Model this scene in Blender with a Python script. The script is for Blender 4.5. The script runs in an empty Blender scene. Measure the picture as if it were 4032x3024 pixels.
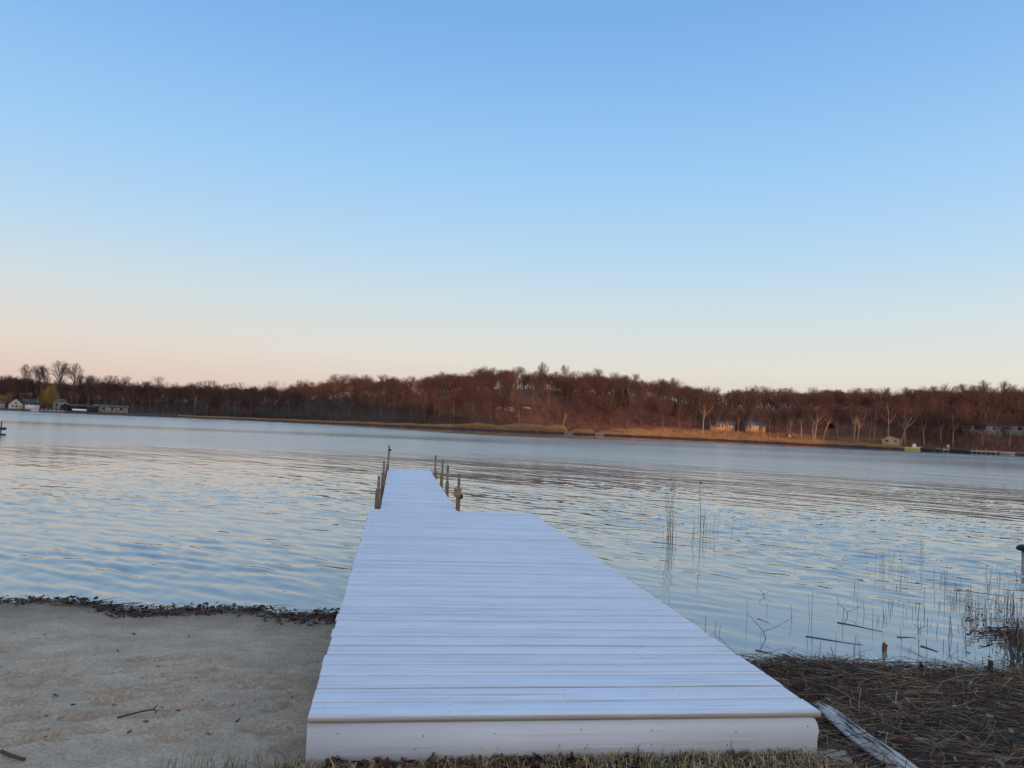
import bpy, math, random
import numpy as np

rnd = random.Random(11)
C = bpy.context.scene.collection
SC = bpy.context.scene

# ------------------------------------------------------------------ camera model (photo pixels 4032 x 3024)
YAW, PITCH, ROLL, F = 0.1439, 0.0534, 0.0431, 3065.5
DECK = 0.45
CAMZ = DECK + 1.3233
XL, Y0, WID, L1, XN, WN, L2 = -0.3306, 3.5975, 2.44, 8.2543, -0.1842, 1.1504, 10.0045


def rz(a):
    c, s = math.cos(a), math.sin(a)
    return np.array([[c, -s, 0], [s, c, 0], [0, 0, 1.0]])


def rx(a):
    c, s = math.cos(a), math.sin(a)
    return np.array([[1.0, 0, 0], [0, c, -s], [0, s, c]])


RM = rz(-YAW) @ rx(math.pi / 2 + PITCH) @ rz(ROLL)


def ray(px, py):
    return RM @ np.array([(px - 2016) / F, (1512 - py) / F, -1.0])


def horizon(px):
    a = RM[2]
    return 1512 - F * (a[2] - a[0] * (px - 2016) / F) / a[1]


def wp(px, py, z=0.0):
    d = ray(px, py)
    t = (z - CAMZ) / d[2]
    return np.array([d[0] * t, d[1] * t, z])


def place(px, py, dist):
    """point of the sight line at a horizontal distance"""
    d = ray(px, py)
    t = dist / math.hypot(d[0], d[1])
    return np.array([d[0] * t, d[1] * t, CAMZ + d[2] * t])


def azim(px, py=None):
    d = ray(px, horizon(px) if py is None else py)
    return math.atan2(d[0], d[1])


cam = bpy.data.cameras.new('camera')
co = bpy.data.objects.new('camera', cam)
C.objects.link(co)
from mathutils import Matrix, Vector
M4 = Matrix([list(RM[0]) + [0], list(RM[1]) + [0], list(RM[2]) + [CAMZ], [0, 0, 0, 1]])
co.matrix_world = M4
cam.sensor_fit = 'HORIZONTAL'
cam.sensor_width = 36.0
cam.lens = 36.0 * F / 4032
cam.clip_start = 0.05
cam.clip_end = 6000
SC.camera = co

# ------------------------------------------------------------------ scene helpers


def tag(o, label=None, cat=None, group=None, kind=None):
    if label:
        o['label'] = label
    if cat:
        o['category'] = cat
    if group:
        o['group'] = group
    if kind:
        o['kind'] = kind
    return o


def empty(name, loc, rotz=0.0, scale=None):
    o = bpy.data.objects.new(name, None)
    C.objects.link(o)
    o.location = tuple(loc)
    o.rotation_euler = (0, 0, rotz)
    if scale is not None:
        o.scale = scale
    o.empty_display_size = 0.2
    return o


class MB:
    """collects vertices and polygons, builds ONE mesh object"""

    def __init__(s):
        s.v = []
        s.q = []
        s.c = []
        s.poly = []
        s.n = 0

    def raw(s, verts, quads, col=None):
        verts = np.asarray(verts, float).reshape(-1, 3)
        s.v.append(verts)
        s.q.append(np.asarray(quads, np.int64).reshape(-1, 4) + s.n)
        cc = np.ones((len(verts), 3)) if col is None else np.broadcast_to(np.asarray(col, float), (len(verts), 3))
        s.c.append(cc)
        s.n += len(verts)

    def ngon(s, verts, faces, col=None):
        verts = np.asarray(verts, float).reshape(-1, 3)
        s.v.append(verts)
        s.c.append(np.ones((len(verts), 3)) if col is None else np.broadcast_to(np.asarray(col, float), (len(verts), 3)))
        for f in faces:
            s.poly.append([i + s.n for i in f])
        s.n += len(verts)

    def box(s, c, size, rot=None, col=None):
        hx, hy, hz = np.asarray(size) / 2.0
        v = np.array([[-hx, -hy, -hz], [hx, -hy, -hz], [hx, hy, -hz], [-hx, hy, -hz],
                      [-hx, -hy, hz], [hx, -hy, hz], [hx, hy, hz], [-hx, hy, hz]])
        if rot is not None:
            v = v @ np.asarray(rot).T
        s.raw(v + np.asarray(c), [[0, 3, 2, 1], [4, 5, 6, 7], [0, 1, 5, 4], [1, 2, 6, 5], [2, 3, 7, 6], [3, 0, 4, 7]], col)

    def tube(s, pts, rad, n=8, caps=True, col=None):
        pts = np.asarray(pts, float)
        rad = np.broadcast_to(np.asarray(rad, float), (len(pts),))
        ring = []
        up = None
        for i in range(len(pts)):
            d = pts[min(i + 1, len(pts) - 1)] - pts[max(i - 1, 0)]
            d = d / (np.linalg.norm(d) + 1e-12)
            if up is None:
                a = np.array([0, 0, 1.0]) if abs(d[2]) < 0.9 else np.array([1.0, 0, 0])
            else:
                a = up
            x = np.cross(d, a)
            x /= np.linalg.norm(x) + 1e-12
            y = np.cross(d, x)
            up = -y if up is not None else np.cross(x, d)
            up = np.cross(x, d)
            t = np.arange(n) * 2 * math.pi / n
            ring.append(pts[i] + rad[i] * (np.cos(t)[:, None] * x + np.sin(t)[:, None] * y))
        v = np.concatenate(ring)
        q = []
        for i in range(len(pts) - 1):
            for k in range(n):
                q.append([i * n + k, i * n + (k + 1) % n, (i + 1) * n + (k + 1) % n, (i + 1) * n + k])
        base = s.n
        s.raw(v, q, col)
        if caps:
            s.poly.append([base + k for k in range(n)][::-1])
            s.poly.append([base + (len(pts) - 1) * n + k for k in range(n)])

    def prisms(s, p0, p1, r0, r1, n=3, col=None):
        """many tapered prisms at once"""
        p0 = np.asarray(p0, float); p1 = np.asarray(p1, float)
        m = len(p0)
        if m == 0:
            return
        r0 = np.broadcast_to(np.asarray(r0, float), (m,)); r1 = np.broadcast_to(np.asarray(r1, float), (m,))
        d = p1 - p0
        d /= np.linalg.norm(d, axis=1)[:, None] + 1e-12
        a = np.where(np.abs(d[:, 2:3]) < 0.9, np.array([[0, 0, 1.0]]), np.array([[1.0, 0, 0]]))
        x = np.cross(d, a); x /= np.linalg.norm(x, axis=1)[:, None]
        y = np.cross(d, x)
        t = np.arange(n) * 2 * math.pi / n
        off = np.cos(t)[None, :, None] * x[:, None, :] + np.sin(t)[None, :, None] * y[:, None, :]
        v = np.concatenate([p0[:, None, :] + off * r0[:, None, None], p1[:, None, :] + off * r1[:, None, None]], axis=1)
        k = np.arange(n)
        q1 = np.stack([k, (k + 1) % n, (k + 1) % n + n, k + n], axis=1)
        q = (q1[None] + (np.arange(m) * 2 * n)[:, None, None]).reshape(-1, 4)
        cc = None
        if col is not None:
            col = np.asarray(col, float)
            cc = np.repeat(col, 2 * n, axis=0) if col.ndim == 2 else col
        s.raw(v.reshape(-1, 3), q, cc)

    def build(s, name, mat, parent=None, smooth=False, colors=False):
        me = bpy.data.meshes.new(name)
        v = np.concatenate(s.v)
        q = np.concatenate(s.q) if s.q else np.zeros((0, 4), np.int64)
        loops = [q.reshape(-1)]
        starts = [np.arange(len(q)) * 4]
        tot = len(q) * 4
        st = []
        for f in s.poly:
            st.append(tot); tot += len(f)
        if s.poly:
            loops.append(np.concatenate([np.asarray(f) for f in s.poly]))
            starts.append(np.asarray(st))
        loops = np.concatenate(loops).astype(np.int32)
        starts = np.concatenate(starts).astype(np.int32)
        me.vertices.add(len(v))
        me.vertices.foreach_set('co', v.astype(np.float32).ravel())
        me.loops.add(len(loops))
        me.loops.foreach_set('vertex_index', loops)
        me.polygons.add(len(starts))
        me.polygons.foreach_set('loop_start', starts)
        if smooth:
            me.polygons.foreach_set('use_smooth', np.ones(len(starts), bool))
        me.update(calc_edges=True)
        if colors:
            at = me.color_attributes.new('Col', 'FLOAT_COLOR', 'POINT')
            c = np.concatenate(s.c)
            at.data.foreach_set('color', np.concatenate([c, np.ones((len(c), 1))], axis=1).astype(np.float32).ravel())
        me.materials.append(mat)
        o = bpy.data.objects.new(name, me)
        C.objects.link(o)
        if parent is not None:
            o.parent = parent
        return o


def vnoise(x, y, seed=0):
    """smooth value noise in numpy, about -1..1"""
    x = np.asarray(x, float); y = np.asarray(y, float)
    xi = np.floor(x).astype(np.int64); yi = np.floor(y).astype(np.int64)
    fx = x - xi; fy = y - yi
    fx = fx * fx * (3 - 2 * fx); fy = fy * fy * (3 - 2 * fy)

    def h(a, b):
        n = (a * 374761393 + b * 668265263 + seed * 974711) & 0xffffffff
        n = ((n ^ (n >> 13)) * 1274126177) & 0xffffffff
        return ((n ^ (n >> 16)) & 0xffff) / 32767.5 - 1
    return (h(xi, yi) * (1 - fx) + h(xi + 1, yi) * fx) * (1 - fy) + (h(xi, yi + 1) * (1 - fx) + h(xi + 1, yi + 1) * fx) * fy


def sstep(a, b, x):
    t = np.clip((np.asarray(x, float) - a) / (b - a), 0, 1)
    return t * t * (3 - 2 * t)


# ------------------------------------------------------------------ materials


def newmat(name):
    m = bpy.data.materials.new(name)
    m.use_nodes = True
    nt = m.node_tree
    b = nt.nodes['Principled BSDF']
    return m, nt, b


def nd(nt, t, **kw):
    n = nt.nodes.new(t)
    for k, v in kw.items():
        setattr(n, k, v)
    return n


def coords(nt, scale=(1, 1, 1), rot=(0, 0, 0), kind='Object'):
    tc = nd(nt, 'ShaderNodeTexCoord')
    mp = nd(nt, 'ShaderNodeMapping')
    mp.inputs['Scale'].default_value = scale
    mp.inputs['Rotation'].default_value = rot
    nt.links.new(tc.outputs[kind], mp.inputs['Vector'])
    return mp.outputs['Vector']


def noise(nt, vec, scale, detail=3, rough=0.55, dist=0.0):
    n = nd(nt, 'ShaderNodeTexNoise')
    n.inputs['Scale'].default_value = scale
    n.inputs['Detail'].default_value = detail
    n.inputs['Roughness'].default_value = rough
    n.inputs['Distortion'].default_value = dist
    nt.links.new(vec, n.inputs['Vector'])
    return n.outputs['Fac']


def ramp(nt, fac, stops, interp='LINEAR'):
    r = nd(nt, 'ShaderNodeValToRGB')
    r.color_ramp.interpolation = interp
    e = r.color_ramp.elements
    while len(e) > 1:
        e.remove(e[-1])
    e[0].position = stops[0][0]
    e[0].color = tuple(stops[0][1]) + (1,)
    for p, c in stops[1:]:
        x = e.new(p)
        x.color = tuple(c) + (1,)
    if fac is not None:
        nt.links.new(fac, r.inputs['Fac'])
    return r.outputs['Color']


def mix(nt, a, b, fac, mode='MIX'):
    m = nd(nt, 'ShaderNodeMix', data_type='RGBA', blend_type=mode)
    m.clamp_factor = True
    for sock, val in ((m.inputs['Factor'], fac), (m.inputs['A'], a), (m.inputs['B'], b)):
        if isinstance(val, (int, float)):
            sock.default_value = val
        elif isinstance(val, tuple):
            sock.default_value = val + (1,) if len(val) == 3 else val
        else:
            nt.links.new(val, sock)
    return [o for o in m.outputs if o.type == 'RGBA'][0]


def math_(nt, op, a, b=None, c=None, clamp=False):
    m = nd(nt, 'ShaderNodeMath', operation=op)
    m.use_clamp = clamp
    for i, v in enumerate((a, b, c)):
        if v is None:
            continue
        if isinstance(v, (int, float)):
            m.inputs[i].default_value = v
        else:
            nt.links.new(v, m.inputs[i])
    return m.outputs[0]


def bump(nt, b, h, dist, strength=1.0):
    bn = nd(nt, 'ShaderNodeBump')
    bn.inputs['Strength'].default_value = strength
    bn.inputs['Distance'].default_value = dist
    nt.links.new(h, bn.inputs['Height'])
    nt.links.new(bn.outputs['Normal'], b.inputs['Normal'])
    return bn


def simple(name, col, rough=0.8, nscale=4.0, namt=0.25, bdist=0.0, attr=False, spec=0.3, scale=(1, 1, 1), metal=0.0):
    m, nt, b = newmat(name)
    v = coords(nt, scale)
    f = noise(nt, v, nscale, 4)
    lo = tuple(c * (1 - namt) for c in col)
    hi = tuple(min(1, c * (1 + namt)) for c in col)
    cc = ramp(nt, f, [(0.3, lo), (0.7, hi)])
    if attr:
        a = nd(nt, 'ShaderNodeVertexColor', layer_name='Col')
        cc = mix(nt, cc, a.outputs['Color'], 1.0, 'MULTIPLY')
    nt.links.new(cc, b.inputs['Base Color'])
    b.inputs['Roughness'].default_value = rough
    b.inputs['Specular IOR Level'].default_value = spec
    b.inputs['Metallic'].default_value = metal
    if bdist:
        bump(nt, b, f, bdist)
    return m


# white painted timber: faint grain, edge wear and painted gap shade, small knots
def painted_wood(name, base, grime, gscale=(0.6, 14, 14), amt=0.55, attr=False):
    m, nt, b = newmat(name)
    v = coords(nt, gscale)
    g = noise(nt, v, 3.0, 5, 0.6)
    v2 = coords(nt, (1.2, 3.0, 3.0))
    big = noise(nt, v2, 1.6, 4)
    c1 = ramp(nt, big, [(0.35, tuple(x * 0.93 for x in base)), (0.65, base)])
    w = ramp(nt, g, [(0.55, (0, 0, 0)), (0.70, (amt, amt, amt))])
    c2 = mix(nt, c1, grime, w)
    v3 = coords(nt, (2.2, 5.2, 5.2))
    vo = nd(nt, 'ShaderNodeTexVoronoi')
    vo.inputs['Scale'].default_value = 1.0
    nt.links.new(v3, vo.inputs['Vector'])
    kn = ramp(nt, vo.outputs['Distance'], [(0.02, (0.6, 0.6, 0.6)), (0.055, (0, 0, 0))])
    c3 = mix(nt, c2, tuple(x * 0.75 for x in grime), kn)
    if attr:
        a = nd(nt, 'ShaderNodeVertexColor', layer_name='Col')
        c3 = mix(nt, c3, a.outputs['Color'], 1.0, 'MULTIPLY')
    nt.links.new(c3, b.inputs['Base Color'])
    b.inputs['Roughness'].default_value = 0.62
    b.inputs['Specular IOR Level'].default_value = 0.25
    bump(nt, b, g, 0.004, 0.9)
    return m


M = {}
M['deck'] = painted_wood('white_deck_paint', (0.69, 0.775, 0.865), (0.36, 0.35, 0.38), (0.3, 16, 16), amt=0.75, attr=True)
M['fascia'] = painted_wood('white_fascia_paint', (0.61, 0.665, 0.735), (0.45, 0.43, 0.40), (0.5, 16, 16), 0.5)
M['pipe'] = simple('weathered_grey_pole', (0.16, 0.14, 0.13), 0.7, 12, 0.35, 0.001)
M['sleeve'] = simple('brown_weathered_timber', (0.17, 0.12, 0.085), 0.85, 9, 0.45, 0.003, scale=(6, 6, 1))
M['rope'] = simple('tan_rope', (0.27, 0.205, 0.125), 0.9, 40, 0.4, 0.004)
M['black'] = simple('black_rubber', (0.015, 0.013, 0.014), 0.55, 8, 0.3)
M['stem'] = simple('dead_stem', (1, 1, 1), 0.85, 6, 0.2, attr=True)
M['leaf'] = simple('dry_leaf', (1, 1, 1), 0.75, 30, 0.25, attr=True)
M['grass'] = simple('dormant_grass', (1, 1, 1), 0.8, 10, 0.2, attr=True)
M['concrete'] = simple('concrete', (0.36, 0.34, 0.31), 0.9, 14, 0.2, 0.003)
M['log'] = None
M['bark'] = simple('grey_brown_bark', (0.115, 0.078, 0.062), 0.9, 3, 0.35)
M['palebark'] = simple('pale_bark', (0.24, 0.175, 0.125), 0.9, 3, 0.3)
M['twig'] = simple('reddish_twig', (0.088, 0.046, 0.037), 0.9, 0.35, 0.35)
M['twig_grey'] = simple('grey_twig', (0.10, 0.07, 0.062), 0.9, 0.35, 0.3)
M['willow'] = simple('willow_twig', (0.30, 0.20, 0.07), 0.85, 0.8, 0.3)
M['needle'] = simple('dark_needles', (0.035, 0.04, 0.035), 0.85, 0.8, 0.4)
M['brush'] = simple('brush_stems', (1, 1, 1), 0.9, 2, 0.3, attr=True)
M['reed'] = simple('dry_reeds', (1, 1, 1), 0.85, 0.6, 0.3, attr=True)
M['white_wall'] = simple('white_siding', (0.50, 0.49, 0.48), 0.7, 2, 0.06)
M['cream_wall'] = simple('cream_siding', (0.40, 0.31, 0.21), 0.75, 2, 0.08)
M['tan_wall'] = simple('tan_siding', (0.42, 0.32, 0.27), 0.8, 2, 0.1)
M['grey_wall'] = simple('grey_siding', (0.33, 0.33, 0.33), 0.8, 2, 0.1)
M['dark_wall'] = simple('dark_siding', (0.035, 0.03, 0.033), 0.8, 2, 0.2)
M['dark_roof'] = simple('dark_shingles', (0.055, 0.058, 0.07), 0.85, 3, 0.2)
M['grey_roof'] = simple('blue_grey_shingles', (0.115, 0.118, 0.135), 0.8, 3, 0.15)
M['brown_roof'] = simple('brown_shingles', (0.10, 0.06, 0.055), 0.85, 3, 0.2)
M['pane'] = simple('dark_window_glass', (0.03, 0.035, 0.045), 0.15, 2, 0.2, spec=0.5)
M['paint_white'] = simple('white_gloss_paint', (0.58, 0.58, 0.58), 0.4, 3, 0.05)
M['paint_yellow'] = simple('yellow_gloss_paint', (0.42, 0.35, 0.13), 0.4, 3, 0.1)
M['paint_dark'] = simple('dark_hull_paint', (0.03, 0.03, 0.035), 0.45, 3, 0.2)
M['dockwood'] = simple('grey_dock_timber', (0.30, 0.27, 0.24), 0.85, 3, 0.2)


def sand_mat():
    m, nt, b = newmat('beach_sand')
    v = coords(nt)
    f1 = noise(nt, v, 3.0, 6, 0.65)
    f2 = noise(nt, v, 60.0, 4, 0.7)
    f3 = noise(nt, v, 0.9, 3)
    c = ramp(nt, f1, [(0.3, (0.385, 0.315, 0.232)), (0.7, (0.50, 0.418, 0.315))])
    g = ramp(nt, f2, [(0.36, (0.72, 0.72, 0.72)), (0.64, (1.17, 1.17, 1.17))])
    c = mix(nt, c, g, 1.0, 'MULTIPLY')
    a = nd(nt, 'ShaderNodeVertexColor', layer_name='Col')
    c = mix(nt, c, a.outputs['Color'], 1.0, 'MULTIPLY')
    vo = nd(nt, 'ShaderNodeTexVoronoi')
    vo.inputs['Scale'].default_value = 9.0
    nt.links.new(v, vo.inputs['Vector'])
    sp = ramp(nt, vo.outputs['Distance'], [(0.05, (0.75, 0.75, 0.75)), (0.11, (0, 0, 0))])
    sp2 = math_(nt, 'MULTIPLY', sp, ramp(nt, f3, [(0.45, (0, 0, 0)), (0.6, (1, 1, 1))]))
    c = mix(nt, c, (0.10, 0.075, 0.055), sp2)
    nt.links.new(c, b.inputs['Base Color'])
    b.inputs['Roughness'].default_value = 0.95
    b.inputs['Specular IOR Level'].default_value = 0.15
    f4 = noise(nt, v, 14.0, 6, 0.7)
    h = math_(nt, 'ADD', math_(nt, 'MULTIPLY', f4, 0.8), math_(nt, 'MULTIPLY', f2, 0.25))
    bump(nt, b, h, 0.03, 0.8)
    return m


M['sand'] = sand_mat()
M['mud'] = simple('dark_wet_soil', (0.060, 0.047, 0.038), 0.9, 9, 0.45, 0.03)
M['bankmud'] = simple('dark_bank_mud', (0.038, 0.022, 0.018), 0.9, .5, 0.4, 0.05)
M['soil'] = simple('lawn_soil', (0.10, 0.085, 0.052), 0.95, 9, 0.4, 0.02)
M['land'] = simple('leaf_covered_ground', (1, 1, 1), 0.95, 0.6, 0.4, 0.05, attr=True)
M['lakebed'] = simple('lake_bed', (0.08, 0.075, 0.06), 0.95, 0.3, 0.3)
M['hill'] = simple('wooded_hill', (0.05, 0.045, 0.03), 0.95, 0.3, 0.4)


def log_mat():
    m, nt, b = newmat('weathered_grey_log')
    v = coords(nt, (22, 1.6, 22))
    f = noise(nt, v, 2.0, 6, 0.65)
    c = ramp(nt, f, [(0.42, (0.035, 0.032, 0.032)), (0.47, (0.34, 0.34, 0.33)), (0.60, (0.62, 0.62, 0.59))])
    nt.links.new(c, b.inputs['Base Color'])
    b.inputs['Roughness'].default_value = 0.85
    bump(nt, b, f, 0.03)
    return m


M['log'] = log_mat()


def water_mat():
    m, nt, b = newmat('lake_water')
    b.inputs['Base Color'].default_value = (0.195, 0.205, 0.20, 1)
    b.inputs['Roughness'].default_value = 0.04
    b.inputs['IOR'].default_value = 2.5
    a = nd(nt, 'ShaderNodeAttribute', attribute_name='ripple')
    th = math.atan2(1.0, 1.1)
    tc = nd(nt, 'ShaderNodeTexCoord')

    def layer(lam, stretch, angle, amp, detail, seed, dist=0.0):
        r1 = nd(nt, 'ShaderNodeMapping', vector_type='POINT')
        r1.inputs['Rotation'].default_value = (0, 0, -angle)
        r1.inputs['Location'].default_value = (seed * 7.3, seed * 3.1, seed)
        nt.links.new(tc.outputs['Object'], r1.inputs['Vector'])
        r2 = nd(nt, 'ShaderNodeMapping', vector_type='POINT')
        r2.inputs['Scale'].default_value = (1 / lam, 1 / (lam * stretch), 1)
        nt.links.new(r1.outputs['Vector'], r2.inputs['Vector'])
        f = noise(nt, r2.outputs['Vector'], 1.0, detail, 0.5, dist)
        return math_(nt, 'MULTIPLY', math_(nt, 'SUBTRACT', f, 0.5), amp)
    h3 = layer(0.8, 2.4, th - 0.15, 0.016, 3, 3, 0.1)
    h6 = layer(6.5, 2.6, th + 0.1, 0.085, 4, 6, 0.1)
    h5 = layer(2.6, 2.4, th + 0.2, 0.042, 4, 5, 0.1)
    h4 = layer(0.14, 2.2, th + 0.15, 0.0028, 2, 4)
    h = math_(nt, 'ADD', math_(nt, 'ADD', h3, h4), math_(nt, 'ADD', h5, h6))
    h = math_(nt, 'MULTIPLY', h, a.outputs['Fac'])
    ar = nd(nt, 'ShaderNodeAttribute', attribute_name='rough')
    nt.links.new(ar.outputs['Fac'], b.inputs['Roughness'])
    bump(nt, b, h, 1.0, 1.0)
    return m


M['water'] = water_mat()

# ------------------------------------------------------------------ sky, sun
SUN_EL = 2.5
w = bpy.data.worlds.new('World')
SC.world = w
w.use_nodes = True
nt = w.node_tree
bg = nt.nodes['Background']
tc = nd(nt, 'ShaderNodeTexCoord')
sep = nd(nt, 'ShaderNodeSeparateXYZ')
nt.links.new(tc.outputs['Generated'], sep.inputs[0])


def s2l(c):
    return tuple(((x / 255 + 0.055) / 1.055) ** 2.4 if x > 10 else x / 255 / 12.92 for x in c)


zc = math_(nt, 'MAXIMUM', sep.outputs['Z'], 0.0)
stops = [(0.0, (212, 188, 182)), (0.03, (216, 200, 192)), (0.08, (219, 216, 209)), (0.15, (200, 217, 225)), (0.215, (177, 210, 236)),
         (0.30, (155, 200, 240)), (0.41, (130, 182, 234)), (0.48, (116, 170, 227)), (0.7, (124, 164, 210)), (1.0, (122, 158, 202))]
grad = ramp(nt, zc, [(p, s2l(c)) for p, c in stops])
pk = math_(nt, 'MULTIPLY', math_(nt, 'MULTIPLY_ADD', sep.outputs['X'], -.9, .35, clamp=True), math_(nt, 'POWER', 2.718, math_(nt, 'MULTIPLY', zc, -16.0)))
grad = mix(nt, grad, s2l((222, 186, 180)), pk)
# after-sunset glow on the side of the sun (behind the camera)
back = math_(nt, 'MULTIPLY_ADD', sep.outputs['Y'], -0.5, 0.5, clamp=True)
back = math_(nt, 'POWER', back, 2.0)
lowz = math_(nt, 'POWER', 2.718, math_(nt, 'MULTIPLY', zc, -1.9))
gl = math_(nt, 'MULTIPLY', back, lowz)
glow = mix(nt, (0, 0, 0), (2.5, 1.8, 1.2), gl)
sky = nd(nt, 'ShaderNodeTexSky', sky_type='NISHITA')
sky.sun_disc = False
sky.sun_elevation = math.radians(SUN_EL)
sky.sun_rotation = math.radians(180)
sky.altitude = 200
ns = nd(nt, 'ShaderNodeVectorMath', operation='SCALE')
nt.links.new(sky.outputs['Color'], ns.inputs[0])
ns.inputs['Scale'].default_value = 0.02
tot = mix(nt, mix(nt, grad, glow, 1.0, 'ADD'), ns.outputs['Vector'], 1.0, 'ADD')
nt.links.new(tot, bg.inputs['Color'])
bg.inputs['Strength'].default_value = 1.0

sl = bpy.data.lights.new('sun', 'SUN')
sl.energy = 3.6
sl.angle = math.radians(0.5)
sl.color = (1.0, 0.47, 0.25)
so = bpy.data.objects.new('sun', sl)
C.objects.link(so)
so.rotation_euler = (math.radians(90 - SUN_EL), 0, 0)
so.location = (0, -50, 40)

vs = SC.view_settings
vs.view_transform = 'Standard'
vs.look = 'None'
vs.exposure = 0.0
vs.gamma = 1.0
try:
    vs.use_curve_mapping = False
except Exception:
    pass
SC.cycles.max_bounces = 6

# ------------------------------------------------------------------ far shore: where it runs, how high the land is
US = [-900, -300, 0, 400, 800, 1200, 1500, 1900, 2200, 2600, 2900, 3500, 4032, 4500, 5200]
DY = [25, 25, 25, 25, 23, 21.5, 22.5, 24, 23, 23, 24, 28, 29, 29, 29]
SHY = [horizon(u) + d for u, d in zip(US, DY)]
AZ = np.array([azim(u) for u in US])
SD = np.array([math.hypot(*wp(u, y)[:2]) for u, y in zip(US, SHY)])
FINE = np.linspace(AZ[0], AZ[-1], 400)
kern = np.hanning(31); kern /= kern.sum()
SDF = np.convolve(np.pad(np.interp(FINE, AZ, SD), 15, mode='edge'), kern, 'valid')


def shore(az):
    return np.interp(az, FINE, SDF) + 2.0 * vnoise(np.asarray(az) * 60, 0 * np.asarray(az), 5)


SKY = [(-900, 1440), (-300, 1475), (0, 1483), (100, 1478), (160, 1499), (300, 1497), (400, 1488), (500, 1506), (700, 1508), (830, 1510), (920, 1514), (1060, 1516),
       (1130, 1522), (1180, 1498), (1230, 1515), (1290, 1492), (1350, 1476), (1440, 1469), (1465, 1500), (1515, 1479), (1560, 1476),
       (1620, 1491), (1650, 1478), (1730, 1465), (1780, 1461), (1850, 1472), (1880, 1434), (1920, 1440), (2000, 1447), (2030, 1448),
       (2080, 1466), (2130, 1450), (2180, 1460), (2190, 1470), (2220, 1466), (2260, 1468), (2340, 1458), (2380, 1476), (2470, 1472),
       (2530, 1490), (2600, 1486), (2640, 1488), (2680, 1510), (2750, 1523), (2830, 1535), (2860, 1541), (2900, 1525), (2960, 1520),
       (3050, 1527), (3150, 1534), (3200, 1529), (3290, 1528), (3380, 1532), (3480, 1528), (3540, 1543), (3590, 1520), (3700, 1519),
       (3750, 1530), (3810, 1518), (3890, 1524), (3960, 1526), (4010, 1522), (4100, 1520), (4600, 1520), (5200, 1540)]
SKU = np.array([a for a, b in SKY]); SKYY = np.array([b for a, b in SKY])
BACK = 75.0
TH = 8.5


def sky_y(u):
    return np.interp(u, SKU, SKYY)


UG = np.linspace(-900, 5200, 200)
HH = []
for u in UG:
    d = float(shore(azim(u))) + BACK
    HH.append(max(0.4, place(u, float(sky_y(u)), d)[2] - TH))
HH = np.convolve(np.pad(np.array(HH), 6, mode='edge'), np.ones(13) / 13, 'valid')
UGA = np.array([azim(u) for u in UG])


def land_z(x, y):
    az = np.arctan2(x, y); off = np.hypot(x, y) - shore(az)
    h = np.interp(az, UGA, HH)
    start = np.interp(az, [AZ[2], AZ[4], AZ[5]], [30, 30, 4])
    z = -1.2 + 1.7 * sstep(-6, 2.5, off) + h * sstep(0, 1, (off - start) / (BACK - start)) ** 0.75
    z = z + h * 0.25 * sstep(BACK, 400, off)
    return z + 0.25 * vnoise(x * 0.12, y * 0.12, 9) * sstep(2, 15, off)


def at(u, off, py=None):
    """ground point of the far shore in a photo column, OFF metres behind the water's edge"""
    az = azim(u, py)
    d = float(shore(az)) + off
    x, y = d * math.sin(az), d * math.cos(az)
    return np.array([x, y, float(land_z(x, y))])


# far land
azs = np.linspace(AZ[0], AZ[-1], 260)
offs = np.array([-14, -8, -5, -3, -1.5, 0, 1.5, 3, 5, 8, 12, 17, 23, 30, 38, 47, 57, 68, 80, 95, 115, 150, 220, 400, 900])
A, O = np.meshgrid(azs, offs)
D = shore(A) + O
X = D * np.sin(A); Y = D * np.cos(A)
Z = land_z(X, Y)


def grid_obj(name, X, Y, Z, mat, col=None, smooth=True):
    r, c = X.shape
    mb = MB()
    i = np.arange(r * c).reshape(r, c)
    q = np.stack([i[:-1, :-1], i[:-1, 1:], i[1:, 1:], i[1:, :-1]], axis=-1).reshape(-1, 4)
    mb.raw(np.stack([X, Y, Z], -1).reshape(-1, 3), q, None if col is None else col.reshape(-1, 3))
    return mb.build(name, mat, smooth=smooth, colors=col is not None)


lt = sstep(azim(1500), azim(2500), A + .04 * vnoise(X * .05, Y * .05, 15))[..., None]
LCOL = (1 - lt) * np.array([.075, .046, .031]) + lt * np.array([.20, .078, .038])  # shade on the left and sun on the right put into ground colour
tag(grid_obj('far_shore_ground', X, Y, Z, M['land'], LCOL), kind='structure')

# dark wet bank right at the water of the middle and right shore
buu = np.linspace(700, 4600, 400)
baz = np.interp(buu, US, AZ)
bof = np.array([-2.5, -1.2, -.6, 0, 1.0, 2.2])
bhh = np.interp(buu, [700, 1300, 1500, 1900, 3400, 3700, 4600], [.12, .15, .3, .45, .42, .35, .3]) * (1 + .25 * vnoise(buu * .05, 0 * buu, 6))
bpz = np.array([-.6, -.12, .35, .8, 1.0, .6])
BO, BA = np.meshgrid(bof, baz, indexing='ij')
BD = shore(BA) + BO
tag(grid_obj('shore_bank', BD * np.sin(BA), BD * np.cos(BA), np.where(bpz[:, None] > 0, bpz[:, None] * bhh[None, :], bpz[:, None] + 0 * BA), M['bankmud']), kind='structure')

# big ground sheet below everything
g = MB()
g.raw([[-4000, -4000, -2.2], [4000, -4000, -2.2], [4000, 4000, -2.2], [-4000, 4000, -2.2]], [[0, 1, 2, 3]])
tag(g.build('ground', M['lakebed']), kind='structure')

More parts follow.
